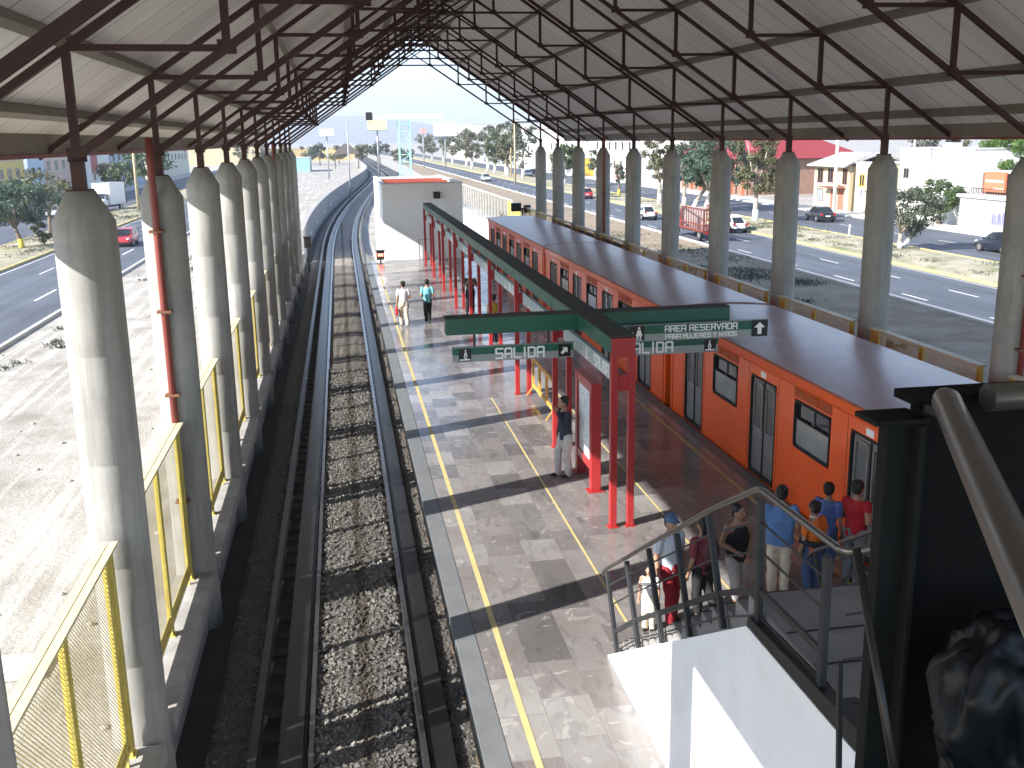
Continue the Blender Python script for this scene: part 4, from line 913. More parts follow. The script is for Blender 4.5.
def car(label, loc, rz, col, L=4.2, W=1.68, style='sedan', group='cars on the roads', cat='car'):
    t = thing('car', label, cat, loc, R(rz), group); h = L/2; hw = W/2; b = MB()
    if style == 'beetle':
        secloft(b, [(-h,.30,.50,hw*.5),(-h*.93,.25,.72,hw*.66),(-h*.6,.2,.95,hw*.86),(-h*.2,.2,.98,hw*.9),(h*.2,.2,.97,hw*.9),(h*.5,.2,.92,hw*.82),(h*.85,.25,.72,hw*.66),(h,.32,.5,hw*.5)], 12, 2.8)
        cab = [(-h*.80,.80,.70*hw),(-h*.45,1.30,.62*hw),(-h*.12,1.48,.60*hw),(h*.18,1.44,.58*hw),(h*.36,.93,.72*hw)]
    elif style == 'hatch':
        secloft(b, [(-h,.35,.70,hw*.85),(-h*.96,.25,.92,hw*.96),(-h*.5,.2,.95,hw),(h*.2,.2,.92,hw),(h*.6,.2,.85,hw*.98),(h*.93,.25,.68,hw*.88),(h,.35,.58,hw*.7)], 12, 6)
        cab = [(-h*.97,.90,.88*hw),(-h*.80,1.40,.74*hw),(-h*.2,1.46,.74*hw),(h*.16,1.38,.72*hw),(h*.52,.87,.88*hw)]
    else:
        secloft(b, [(-h,.38,.78,hw*.8),(-h*.97,.26,.93,hw*.93),(-h*.6,.2,.96,hw*.98),(0,.2,.93,hw),(h*.55,.2,.86,hw*.97),(h*.93,.25,.70,hw*.88),(h,.35,.58,hw*.7)], 12, 6)
        cab = [(-h*.72,.92,.86*hw),(-h*.42,1.36,.72*hw),(-h*.1,1.41,.72*hw),(h*.12,1.38,.70*hw),(h*.50,.88,.88*hw)]
    vs = []; zb_ = .86
    bw = .92*hw if style != 'beetle' else .8*hw
    for y, z, w_ in cab: vs += [(-w_, y, z), (w_, y, z)]
    base = [(-bw, cab[0][0], .8), (bw, cab[0][0], .8), (-bw, cab[-1][0], .8), (bw, cab[-1][0], .8)]
    nb = len(vs); vs += base; fs = []
    for i in range(len(cab)-1): fs.append((2*i, 2*i+1, 2*i+3, 2*i+2))
    fs += [tuple([2*i for i in range(len(cab))] + [nb+2, nb])[::-1], tuple([2*i+1 for i in range(len(cab))] + [nb+3, nb+1]), (nb, nb+1, 1, 0), (nb+2, 2*len(cab)-2, 2*len(cab)-1, nb+3)]
    b.add(vs, fs); b.build('body', col, t, bevel=.03)
    def pane(a, c, d, e, off):
        vs = [Vector(x) for x in (a, c, d, e)]; cen = sum(vs, Vector())/4; off = Vector(off); q = MB()
        o = [cen+(v-cen)*.90+off for v in vs]; i = [x - off*1.5 for x in o]
        q.add(o+i, [(0,1,2,3),(7,6,5,4),(0,4,5,1),(1,5,6,2),(2,6,7,3),(3,7,4,0)]); q.build('window', glass_m, t)
    V = lambda i, s: (s*cab[i][2], cab[i][0], cab[i][1])
    n = len(cab)-1
    def low(i, s, dz=0): return (s*bw*.985, cab[i][0], .93)
    pane(V(0,-1), V(0,1), V(1,1), V(1,-1), (0,-.012,.014)); pane(V(n,-1), V(n,1), V(n-1,1), V(n-1,-1), (0,.012,.014))
    for s in (-1, 1):
        yA = cab[0][0]+.25*(cab[1][0]-cab[0][0])+.10; yB = cab[n][0]-.30*(cab[n][0]-cab[n-1][0])
        mid = (cab[1][0]+cab[n-1][0])/2
        zt_ = min(cab[1][1], cab[n-1][1])-.02; wt = cab[2][2]; wl = bw - (bw-wt)*.1/.5
        pane((s*bw*.99,yA,.93), (s*bw*.99,mid-.03,.93), (s*wt*1.01,mid-.03,zt_), (s*wt*1.01,cab[1][0]+.02,zt_), (s*.015,0,.004))
        pane((s*bw*.99,mid+.03,.93), (s*bw*.99,yB,.93), (s*wt*1.01,cab[n-1][0]-.04,zt_), (s*wt*1.01,mid+.03,zt_), (s*.015,0,.004))
        MB().ell((s*hw*.68,h*.955,.66), .13,.06,.075,10).build('headlight', lamp_w, t); MB().box(s*hw*.72-.12,s*hw*.72+.12,-h-.005,-h+.10,.70,.86).build('taillight', lamp_r, t)
        MB().ell((s*(hw+.08),h*.36,.98), .09,.05,.06,8).build('mirror', col, t)
    MB().box(-.22,.22,-h-.02,-h+.05,.55,.67).build('number_plate', plate_m, t); MB().box(-hw*.82,hw*.82,h-.08,h+.02,.28,.40).build('bumper', rubber, t); MB().box(-hw*.86,hw*.86,-h-.02,-h+.08,.30,.44).build('bumper', rubber, t)
    wheels(t, [(s*(hw-.10), y) for s in (-1,1) for y in (-h*.60, h*.62)]); return t
ZR_ = ZG+.006
car('red hatchback with grey glass driving on the left road', (-17.85,89.3,ZR_), 180, paint('red', (.45,.02,.03)), 3.8, 1.65, 'hatch')
car('black sedan parked before the yellow house across the road', (45.3,92.4,ZR_), -6, paint('black', (.012,.012,.014)), 4.4, 1.7)
car('dark blue black hatchback near the storefront seen from the side', (44.6,63.6,ZR_), 4, paint('ink', (.012,.016,.026)), 3.9, 1.66, 'hatch')
car('round white compact car behind the red truck', (33.4,84.6,ZR_), 0, paint('white', (.72,.72,.70)), 4.05, 1.55, 'beetle')
car('white rounded car farther up the right road', (30.4,100.6,ZR_), 0, paint('white', (.72,.72,.70)), 4.05, 1.55, 'beetle')
car('silver car far up the right road near the bend', (26.4+2.6,206,ZR_), 180, paint('silver', (.42,.43,.45)), 4.2, 1.7)
car('pale car waiting on the far side road by the yellow stall', (41.5,228,ZR_), 180, paint('pale', (.55,.57,.6)), 4.2, 1.7)
car('dark car parked under the far roadside tree', (44.2,236,ZR_), 90, paint('black', (.012,.012,.014)), 4.2, 1.7)
for i, (x, y, c, lab) in enumerate(((-17,210,'white','small white car far away on the left road'), (-20,250,'silver','small silver car far away on the left road'), (-17.2,300,'pale','pale car in the distance on the left road'), (-33,128,'silver','silver car on the far left side road'))):
    car(lab, (x,y,ZR_), 180, MATS['paint_'+c], 4.2, 1.68)
car('dark red car glimpsed between far columns on the right road', (33.2,139,ZR_), 0, paint('wine', (.40,.03,.05)), 4.1, 1.66, 'hatch')
# red stake truck
t = thing('stake_truck', 'dark red stake bed truck driving along the right road', 'truck', (28.9,80.6,ZR_), 0, None)
tr_red = paint('truck_red', (.15,.02,.018)); b = MB().box(-1.1,1.1,-4.2,1.2,.75,.92); b.box(-.4,-.25,-4.1,3.2,.5,.75).box(.25,.4,-4.1,3.2,.5,.75); b.build('bed', tr_red, t)
b = MB()
for s in (-1.1, 1.06):
    for i in range(10): b.box(s,s+.05,-4.18+.58*i,-4.10+.58*i,.921,2.55)
    for z in (1.25,2.45): b.box(s-.012,s+.06,-4.2,1.2,z,z+.12)
for x in (-1.05,-.55,-.02,.5,1.0): b.box(x,x+.07,-4.2,-4.14,.921,2.55)
for z in (1.25,2.43): b.box(-1.1,1.1,-4.215,-4.201,z,z+.14)
b.build('stakes', tr_red, t)
MB().box(-1.04,1.04,1.13,1.19,.93,2.4).build('headboard', M('truck_board', (.55,.5,.45), .7), t)
b = MB(); secloft(b, [(1.35,.6,2.2,1.0),(1.5,.55,2.35,1.03),(2.3,.55,2.3,1.03),(2.65,.55,1.5,1.02),(3.5,.6,1.35,.95),(3.65,.7,1.2,.85)], 12, 6); b.build('cab', tr_red, t)
MB().box(-.8,.8,1.33,1.36,1.5,2.1).build('window', glass_m, t); MB().box(-1.05,-.98,1.6,2.3,1.5,2.1).build('window', glass_m, t); MB().box(.98,1.05,1.6,2.3,1.5,2.1).build('window', glass_m, t)
for s in (-1, 1): MB().box(s*.8-.12,s*.8+.12,-4.23,-4.20,.62,.74).build('taillight', lamp_r, t)
wheels(t, [(s*.9, y) for s in (-1,1) for y in (-2.9, 2.7)], 1.35)
# white box truck on the left
t = thing('box_truck', 'white box truck parked on the left side road', 'truck', (-29.6,139,ZR_), R(168))
pw = MATS['paint_white']; b = MB().box(-1.15,1.15,-3.2,1.4,.75,3.5); b.build('box', pw, t, bevel=.03); MB().box(-.45,.45,-3.1,3.2,.45,.745).build('chassis', rubber, t)
b = MB(); secloft(b, [(1.5,.5,2.3,1.0),(2.1,.5,2.35,1.0),(2.6,.5,1.55,1.0),(3.3,.55,1.3,.95),(3.5,.65,1.1,.8)], 12, 6); b.build('cab', pw, t)
MB().box(-1.02,-.95,1.65,2.3,1.45,2.1).build('window', glass_m, t); MB().box(.95,1.02,1.65,2.3,1.45,2.1).build('window', glass_m, t); MB().add([(-.85,2.18,2.22),(.85,2.18,2.22),(.85,2.62,1.6),(-.85,2.62,1.6),(-.85,2.13,2.2),(.85,2.13,2.2),(.85,2.55,1.55),(-.85,2.55,1.55)], [(0,1,2,3),(7,6,5,4),(0,4,5,1),(1,5,6,2),(2,6,7,3),(3,7,4,0)]).build('windscreen', glass_m, t)
wheels(t, [(s*.95, y) for s in (-1,1) for y in (-1.9, 2.5)], 1.3)
# ================================================================== trees and plants
def leafmat(name, a, c):
    m, nt, b = newmat(name); v = coords(nt); n = noise(nt, v, 1.3, 3); n2 = noise(nt, v, 14, 2)
    col = ramp(nt, n2, [(.3, a), (.7, c)]); col = mix(nt, 1.0, col, ramp(nt, n, [(.3, (.7,.7,.7)), (.7, (1.15,1.15,1.1))]), 'MULTIPLY')
    nt.links.new(col, b.inputs['Base Color']); b.inputs['Roughness'].default_value = .6
    tr_ = nt.nodes.new('ShaderNodeBsdfTranslucent'); nt.links.new(col, tr_.inputs[0]); mx = nt.nodes.new('ShaderNodeMixShader'); mx.inputs[0].default_value = .25
    out = [n for n in nt.nodes if n.type == 'OUTPUT_MATERIAL'][0]; nt.links.new(b.outputs[0], mx.inputs[1]); nt.links.new(tr_.outputs[0], mx.inputs[2]); nt.links.new(mx.outputs[0], out.inputs[0]); return m
lf_green = leafmat('leaf_green', (.035,.065,.018), (.085,.125,.04)); lf_blue = leafmat('leaf_bluegreen', (.045,.08,.052), (.10,.15,.10)); lf_olive = leafmat('leaf_olive', (.06,.068,.025), (.14,.135,.06)); lf_bright = leafmat('leaf_bright', (.045,.10,.012), (.11,.19,.03)); lf_grey = leafmat('leaf_greygreen', (.06,.075,.05), (.125,.14,.095))
bark = M('bark', (.16,.12,.09), .9, var=.3, sc=4, bmp=.5); bark_pale = M('bark_pale', (.34,.30,.25), .85, var=.3, sc=4); bark_w = M('bark_limewashed', (.66,.64,.60), .85, var=.15, sc=4); bark_y = M('bark_yellow_paint', (.60,.42,.06), .75, var=.15, sc=4)
def tree(label, x, y, h, cr, ch, leaf, trunk='w', trunk_h=None, n=1500, ls=.22, lean=0, stems=1, shape='round', seed=1, group='roadside trees', clumps=26):
    r = random.Random(seed*7+3); t = thing('tree', label, 'tree', (x, y, ZG+.1), 0, group); th = trunk_h or h*.35
    b = MB(); tips = []; sl_ = []
    for s in range(stems):
        a = 2*math.pi*s/max(1, stems)+r.random(); sp = .35*(stems > 1); ox, oy = math.cos(a)*sp, math.sin(a)*sp
        top = Vector((lean+ox*3*(stems > 1), oy*3, th)); rt = .055*h**.7
        mid = Vector((ox*1.6+lean*.4, oy*1.6, th*.5)); b.tube([(ox*.4,oy*.4,-.15), mid, top], [rt*1.25, rt, rt*.8], 9); sl_.append((Vector((ox*.4,oy*.4,-.15)), mid, rt))
        for k in range(5):
            a2 = 2*math.pi*k/5+r.random(); e = top + Vector((math.cos(a2)*cr*r.uniform(.35,.75), math.sin(a2)*cr*r.uniform(.35,.75), (h-th)*r.uniform(.3,.75)))
            m_ = top.lerp(e, .5) + Vector((0,0,.15*h*r.uniform(0,.5))); b.tube([top, m_, e], [rt*.6, rt*.35, rt*.12], 6); tips.append(e)
    b.build('trunk', bark if trunk != 'w' else bark_pale, t)
    if trunk in 'wy':
        b = MB()
        for bot, mid, rt in sl_: b.tube([bot, mid], [rt*1.25+.015, rt+.015], 9)
        b.build('painted_trunk_base', bark_w if trunk == 'w' else bark_y, t)
    c = Vector((lean, 0, h-ch/2)); cl = []
    for i in range(clumps):
        for _ in range(40):
            p = Vector((r.uniform(-1,1), r.uniform(-1,1), r.uniform(-1,1))); l = p.length
            if l > 1 or l < .35: continue
            if shape == 'cone' and Vector((p.x,p.y)).length > (1-p.z)*.62: continue
            if shape == 'flat' and p.z < -.3: continue
            break
        cl.append((c + Vector((p.x*cr*r.uniform(.8,1.1), p.y*cr, p.z*ch/2*r.uniform(.8,1.1))), r.uniform(.22,.42)*cr*(.8 if clumps > 30 else 1)))
    vs = []; fs = []
    for i in range(n):
        cc, rr = cl[r.randrange(len(cl))]; d = Vector((r.gauss(0,1), r.gauss(0,1), r.gauss(0,1))).normalized()*rr*r.random()**.45
        d.z *= .75; p = cc + d; s = ls*r.uniform(.6,1.3); nn = (d.normalized()+Vector((r.uniform(-1,1), r.uniform(-1,1), r.uniform(-.3,1)))).normalized(); u, w_ = basis(nn)
        a = r.uniform(0, 3.14); u, w_ = u*math.cos(a)+w_*math.sin(a), w_*math.cos(a)-u*math.sin(a); k = len(vs)
        vs += [p-u*s, p-w_*s*.5, p+u*s, p+w_*s*.5]; fs.append((k,k+1,k+2,k+3))
    m_ = MB(); m_.add(vs, fs); m_.build('crown', leaf, t); return t
tree('low spreading grey green tree with two white stems on the right median', 38.9,66.6, 4.3,2.3,2.9, lf_grey,'w',1.2,6500,.10,.5,2,'round',2,clumps=34)
tree('slender drooping olive tree with white trunk behind the second pale car', 39.1,93.2, 9.4,2.3,7.2, lf_olive,'w',2.2,8500,.125,0,1,'round',3,clumps=44)
tree('broad round blue green tree on a white trunk in the median', 39.2,107.3, 8.4,4.1,6.0, lf_blue,'w',2.0,9500,.145,.6,1,'round',4,clumps=46)
tree('leaning white trunked tree beside the broad round tree', 38.5,109.6, 7.2,2.6,4.5, lf_blue,'w',2.2,4500,.15,1.4,1,'round',5)
tree('thin white stemmed young tree left of the broad round tree', 39.3,114.6, 7.6,1.8,5.0, lf_grey,'w',2.4,2800,.15,0,1,'round',6)
tree('yellowish feathery tree on a white trunk farther up the median', 38.4,121.2, 8.6,2.2,6.0, lf_olive,'w',2.6,4500,.15,0,1,'round',7,clumps=32)
tree('thin half bare sapling with yellow painted trunk in the median', 38.6,140.5, 5.0,1.2,3.2, lf_grey,'y',2.0,420,.22,0,1,'round',8,clumps=12)
tree('small half bare grey tree between the far right columns', 38.8,152, 6.4,1.9,4.4, lf_grey,'w',2.0,520,.26,0,1,'round',9,clumps=14)
for i, (x, y, h, cr, ch, lf) in enumerate(((38.5,176,7,3.2,4.8,lf_green),(38.0,214,11.5,3.4,8.5,lf_grey),(36.4,224,9.8,3.4,7,lf_olive),(38.0,236,12.5,3.6,9,lf_grey),(37.5,250,10.5,3.2,7.5,lf_green),(38.4,268,12.5,3.4,9,lf_grey),(37.0,290,11,3.6,8,lf_olive),(38.5,315,12,3.5,9,lf_grey),(37.5,345,11,4,8,lf_olive),(38.0,380,12,4,9,lf_grey),(37.4,420,11,4,8,lf_olive),(38.2,470,12,4,9,lf_grey))):
    tree('%s eucalyptus like tree from the camera in the hazy right median row' % ORD[i], x, y, h, cr, ch, lf, 'w', None, 1700, .30, 0, 1, 'round', 20+i, 'hazy trees far along the right median', 24)
tree('bright green bushy tree rising behind the storefront', 58.5,83, 8.6,3.0,4.6, lf_bright,'b',3,6000,.14,0,1,'round',31,'trees behind the shops',34)
tree('olive shrubby tree left of the bright green tree behind the wall', 59.5,92, 7.2,2.2,3.4, lf_olive,'b',3,1300,.22,0,1,'round',32,'trees behind the shops')
tree('dark grey green tree against the white wall by the storefront', 52.6,84.0, 4.4,1.9,3.6, lf_green,'b',1.0,4500,.13,0,1,'round',33,'trees behind the shops',30)
tree('grey green tree rising behind the pale yellow shop', 63,104, 8.6,2.0,3.4, lf_grey,'b',3,700,.24,0,1,'round',34,'trees behind the shops')
tree('round blue green tree with yellow painted trunk on the left median', -25.4,87.4, 5.7,2.8,4.1, lf_blue,'y',1.7,8500,.12,-.4,1,'round',41,'trees on the left median',44)
tree('small grey green bush at the edge of the left median', -24.6,90.5, 2.1,.85,1.9, lf_grey,'b',.4,700,.14,0,1,'round',42,'trees on the left median',14)
tree('thin leafy tree behind the palm on the left median', -27.5,104, 6.0,2.6,3.2, lf_olive,'b',2.2,800,.22,0,1,'round',43,'trees on the left median')
tree('dark olive tree before the red fronted building on the left', -36.5,176, 5.6,2.4,3.8, lf_olive,'b',1.6,1300,.24,0,1,'round',44,'trees on the left median')
tree('pale green tree standing behind the white box truck', -31,158, 6.4,2.4,4.0, lf_green,'b',1.8,1000,.24,0,1,'round',45,'trees on the left median')
tree('green tree seen past the third left column', -25.8,150, 9.5,3.2,7.0, lf_green,'b',2.2,1700,.26,0,1,'round',46,'trees on the left median')
for i in range(9):
    tree('%s tree from the left in the far row beyond the bend' % ORD[i], -34+7.2*i+random.uniform(-2,2), 395+random.uniform(-25,25), 6.5+random.uniform(-1,1.5), 4.2, 5, (lf_olive,lf_grey,lf_olive)[i % 3], 'b', 2, 520, .6, 0, 1, 'round', 60+i, 'far trees beyond the bend', 16)
# palm
t = thing('palm', 'spiky palm with arching fronds on the left median', 'palm', (-24.6,96,ZG+.1), 0)
MB().tube([(0,0,-.1),(.1,0,1.6),(.15,0,3.2)], [.22,.2,.17], 10).build('trunk', bark, t)
rp = random.Random(4); b = MB()
for i in range(46):
    a = rp.uniform(0,6.28); e = rp.uniform(-.5,1.3); ln = rp.uniform(1.3,1.9); prev = Vector((.15,0,3.2)); d = Vector((math.cos(a)*math.cos(e), math.sin(a)*math.cos(e), math.sin(e)))
    side = d.cross(Vector((0,0,1))).normalized()
    for s in range(5):
        nx = prev + d*(ln/5); d = (d+Vector((0,0,-.16))).normalized(); w0, w1 = .10*(1-s/5)+.01, .10*(1-(s+1)/5)+.004
        b.quad(prev-side*w0, nx-side*w1, nx+side*w1, prev+side*w0); prev = nx
b.build('crown', lf_blue, t)
# low ground plants
b = MB(); rg = random.Random(8)
def tuft(x, y, z, s, nb):
    for i in range(nb):
        a = rg.uniform(0,6.28); px, py = x+rg.gauss(0,s), y+rg.gauss(0,s*1.3); hh = rg.uniform(.05,.17); w_ = rg.uniform(.02,.05)
        ox, oy = math.cos(a)*w_, math.sin(a)*w_; lx, ly = rg.uniform(-.15,.15), rg.uniform(-.15,.15)
        b.quad((px-ox,py-oy,z), (px+ox,py+oy,z), (px+ox*.4+lx,py+oy*.4+ly,z+hh), (px-ox*.4+lx,py-oy*.4+ly,z+hh))
for cx_, cy_, s, nb in ((23.4,56.5,.8,500),(25.2,53.5,.6,420),(22.0,60.5,.8,300),(24.6,58.8,.7,350),(20.2,47.5,.4,200),(22.3,47.0,.3,150),(20.6,36.5,.5,450),(17.2,38.0,.5,200),(24.5,72,1.4,500),(23,84,1.6,500),(25.5,66,.9,260)): tuft(cx_, cy_, ZG, s, nb)
for i in range(60): tuft(rg.uniform(35,40), rg.uniform(52,150), ZG+.2, rg.uniform(.3,.7), 60)
for i in range(50): tuft(rg.uniform(-27.5,-23.2), rg.uniform(70,150), ZG+.2, rg.uniform(.3,.8), 60)
for i in range(30): tuft(rg.uniform(-13.6,-9), rg.uniform(30,120), ZG, rg.uniform(.1,.3), 30)
stuff(b.build('weeds', lf_grey), 'patches of low weeds and grass on the dusty verges', 'weeds')
b = MB()
for i in range(420):
    x = rg.choice((rg.uniform(-13.8,-3.3), rg.uniform(13,27))); y = rg.uniform(12,80); r_ = rg.uniform(.02,.09); b.ell((x,y,ZG+r_*.2), r_*1.3, r_, r_*.6, 6)
stuff(b.build('rubble', M('rubble_stone', (.36,.33,.29), .9, var=.3)), 'loose stones scattered over the dirt verges', 'rubble')
tag(MB().box(-5.9,-5.0,15.4,16.2,ZG+.01,ZG+.07).build('paving_slab', kerb_grey, bevel=.01), 'loose pale slab lying in the dirt outside the left fence', 'slab')

# ================================================================== buildings
def building(label, x0, x1, y0, y1, z1, wall, face=-1, wins=(), doors=(), roof=None, cat='building', parapet=True, trim=None, group=None):
    """face -1: the front looks towards -X; wins / doors: (y, z, width, height, material) on the front"""
    t = thing('building', label, cat, (0,0,0), 0, group); MB().box(x0,x1,y0,y1,ZG-.2,z1).build('wall', wall, t)
    xf = x0 if face < 0 else x1; f = face
    def bx_(a, c, ya, yb, za, zb_): return MB().box(min(xf+f*a,xf+f*c), max(xf+f*a,xf+f*c), ya, yb, za, zb_)
    for (y, z, w_, h, m_) in wins:
        fr = MB()
        for (ya,yb,za,zb_) in ((y,y+w_,z,z+.08),(y,y+w_,z+h-.08,z+h),(y,y+.08,z+.08,z+h-.08),(y+w_-.08,y+w_,z+.08,z+h-.08),(y+w_/2-.03,y+w_/2+.03,z+.08,z+h-.08)):
            fr.box(min(xf+f*.005,xf+f*.07), max(xf+f*.005,xf+f*.07), ya, yb, za, zb_)
        fo = fr.build('window', trim or steel_g, t); bx_(.004,.02,y+.08,y+w_-.08,z+.08,z+h-.08).build('pane', m_ or glass_m, fo)
        bx_(.0,.12,y-.05,y+w_+.05,z-.08,z-.004).build('sill', white_b, fo)
    for (y, z, w_, h, m_) in doors:
        b = bx_(.004,.04,y,y+w_,z,z+h)
        for i in range(int(h/.18)): b.box(min(xf+f*.041,xf+f*.05), max(xf+f*.041,xf+f*.05), y+.03, y+w_-.03, z+.03+i*.18, z+.05+i*.18)
        d = b.build('door', m_, t); bx_(.02,.09,y-.08,y+w_+.08,z+h,z+h+.12).build('lintel', trim or kerb_grey, d)
    if parapet: MB().box(x0-.08,x1+.08,y0-.08,y1+.08,z1,z1+.14).build('roof', roof or kerb_grey, t)
    return t
ochre = M('ochre_wall', (.56,.45,.29), .8, var=.1, sc=.5, dirt=(.45,.36,.24), streak=True); cream = M('cream_wall', (.62,.55,.36), .8, var=.08, sc=.5, dirt=(.5,.44,.3), streak=True); pinkish = M('pink_wall', (.60,.44,.36), .8, var=.1, sc=.5); redp = M('red_panel', (.33,.045,.055), .6, var=.12); orangep = M('orange_panel', (.50,.15,.075), .55, var=.12)
shut_w = M('shutter_white', (.40,.39,.38), .6, var=.1); shut_b = M('shutter_blue', (.30,.42,.55), .6, var=.25); reddoor = M('door_brick_red', (.40,.14,.09), .7, var=.2); slate = M('roof_dark', (.10,.09,.085), .8, var=.2); brown = M('brown_panel', (.17,.075,.055), .7, var=.25); bluew = M('pale_blue_wall', (.45,.55,.66), .8, var=.1)
ZP = ZG+.13
t = building('ochre two storey house with a low pitched roof and red gate', 53.4,60, 102.6,110.8, 3.6, ochre, -1, [(108.6,1.6,1.3,1.6,None),(106.2,1.7,1.2,1.5,None),(103.0,1.6,1.0,1.7,None),(108.4,-.4,1.4,1.4,shut_b)], [(103.6,ZP,1.3,2.5,reddoor),(105.6,ZP,1.0,2.3,reddoor)], parapet=False, trim=brown)
MB().prism([(52.6,3.45),(56.7,4.75),(60.6,3.45),(60.6,3.6),(56.7,4.92),(52.6,3.6)], 102.2, 111.2, 'y').build('roof', M('roof_tin', (.40,.37,.34), .6, var=.2), t); MB().box(52.3,53.4,103.2,107.4,1.2,1.32).build('canopy', brown, t)
t = building('pale yellow flat roofed shop with a graffiti marked shutter', 53.6,61, 95.2,101.6, 3.9, cream, -1, [(99.6,1.2,1.1,1.6,None)], [(95.9,ZP+.4,2.6,1.6,shut_w),(99.6,ZP,1.3,2.6,bluew)], trim=M('yellow_trim', (.60,.42,.06), .7))
rb = random.Random(2); b = MB()
for i in range(16):
    y = rb.uniform(96.2,98.1); z = rb.uniform(-.35,.55); a = rb.uniform(0,3.1); b.bar((53.53,y,z), (53.53,y+math.cos(a)*.4,z+math.sin(a)*.35), .012, .06)
b.build('graffiti', M('graffiti_blue', (.16,.16,.42), .6), t)
b = MB()
for i in range(8):
    y = rb.uniform(99.8,100.7); z = rb.uniform(-.1,1.0); b.bar((53.53,y,z), (53.53,y+rb.uniform(-.2,.2),z+.4), .012, .06)
b.build('graffiti', M('graffiti_blue', (.16,.16,.42), .6), t); MB().box(53.2,53.6,95.4,98.9,1.02,1.14).build('canopy', brown, t)
building('tall plain white building between the shop and the storefront', 54.4,66, 82.4,94.4, 5.4, white_b, -1, [(92.6,2.6,1.0,1.0,None)], [(90.6,ZP,1.4,2.4,shut_w)])
t = building('white storefront with shuttered doors and an orange sign above', 52.9,60, 73.4,81.6, 1.35, white_b, -1, [], [(78.7,ZP,2.0,1.95,shut_w),(74.3,ZP,3.0,2.0,shut_w)])
rb = random.Random(6); b = MB()
for i in range(13):
    y = 74.6+.19*i; b.bar((52.83,y,-.55), (52.83,y+rb.uniform(-.1,.1),.35+rb.uniform(-.2,.2)), .012, .10)
b.build('graffiti', M('graffiti_blue', (.16,.22,.46), .6), t)
MB().box(52.62,60.2,73.2,81.8,1.49,1.72).build('cornice', white_b, t); MB().box(54.6,60,73.6,81.2,1.72,3.5).build('upper_wall', brown, t); MB().box(54.5,60.1,73.5,81.3,3.5,3.64).build('roof', white_b, t)
s_ = MB().box(54.2,54.38,77.6,80.4,1.95,3.62).build('sign_panel', orangep, t); MB().box(54.18,54.198,77.8,80.2,2.75,2.95).box(54.18,54.198,77.7,79.0,2.2,2.28).build('sign_stripe', M('sign_peach', (.75,.5,.4), .6), s_)
MB().tube([(54.35,76.6,2.35),(54.55,76.6,2.35)], .42, 20).build('emblem', white_ink, t); MB().box(54.45,54.58,74.2,76.0,1.75,3.2).build('window', M('brown_glass', (.22,.10,.085), .3), t)
b = MB()
for i in range(24): b.box(53.0,53.04,73.5+.34*i,73.53+.34*i,1.72,2.25)
b.box(52.98,53.06,73.4,81.5,2.25,2.30); b.build('railing', dark_steel, t)
t = building('restaurant with a red roof fascia and orange pillars behind the trees', 56,70, 136,164, 3.6, M('restaurant_wall', (.28,.16,.11), .8, var=.3), -1, [(138+4.2*i,.2,3.2,2.2,None) for i in range(6)], [], parapet=False)
MB().prism([(54.8,3.7),(54.8,4.6),(62,7.4),(70.6,4.6),(70.6,3.7)], 135,165, 'y').build('roof', redp, t)
for i in range(7): MB().box(54.9,55.3,136+4.2*i,136.4+4.2*i,ZG,3.7).build('pillar', orangep, t)
building('white block with blue door seen between the middle right columns', 56,68, 166,186, 7.5, white_b, -1, [(168+4*i,3.2,1.2,1.5,None) for i in range(4)], [(181,ZP,2.2,2.6,shut_b),(170,ZP,3,2.6,shut_w)])
building('white block with a red roof edge beyond the middle right columns', 55,68, 190,222, 9.0, white_b, -1, [(192+5*i,4.5,1.4,1.6,None) for i in range(6)]+[(193+5*i,.8,1.4,1.6,None) for i in range(6)], [(200,ZP,3,2.8,brown)], roof=redp)
building('pale two storey block behind the far right columns', 54,68, 228,270, 8.2, M('offwhite_wall', (.66,.62,.57), .8, var=.1), -1, [(231+6*i,4.2,1.8,1.6,None) for i in range(6)]+[(231+6*i,.6,1.8,1.6,None) for i in range(6)], [])
building('low yellow stall beside the far side road', 51.5,55, 221,226, 2.6, M('stall_yellow', (.60,.40,.05), .7), -1, [], [(222,ZP,3,1.8,brown)], cat='stall')
building('far white block with a red fascia behind the hazy trees', 54,72, 290,330, 9.5, white_b, -1, [(293+6*i,3.5,2,1.6,None) for i in range(6)], [], roof=redp)
building('grey far warehouse behind the hazy trees', 54,80, 345,400, 8.5, M('warehouse_grey', (.38,.38,.38), .8), -1, [(350+8*i,4,3,1.4,None) for i in range(6)], [])
building('long far pale block at the end of the right road', 54,90, 430,520, 13, M('far_pale', (.55,.53,.50), .8, var=.12), -1, [(436+9*i,6,3,2,None) for i in range(9)], [])
# left side
building('yellow house with two dark windows across the left road', -52,-42.4, 138,151, 5.2, M('yellow_wall', (.62,.48,.16), .8, var=.1), 1, [(140,2.9,1.6,1.3,None),(143.4,2.9,1.6,1.3,None),(147,2.9,1.6,1.3,None)], [(141,ZP,2.6,2.4,shut_w)])
building('pale blue house beside the yellow house across the left road', -52,-42.2, 152,160, 5.6, bluew, 1, [(153.6,2.6,1.5,1.5,None),(156.6,2.6,1.5,1.5,None)], [(154,ZP,2.6,2.4,shut_b)])
building('white house with brown shutters across the left road', -54,-42.4, 118,136, 4.6, white_b, 1, [(120+4*i,2.2,1.5,1.3,None) for i in range(4)], [(122,ZP,3,2.4,brown)])
building('pinkish white block behind the white box truck', -54,-42.6, 161,181, 7.2, pinkish, 1, [(163+4.4*i,3.4,1.6,1.5,None) for i in range(4)]+[(163+4.4*i,.2,1.6,1.5,None) for i in range(4)], [])
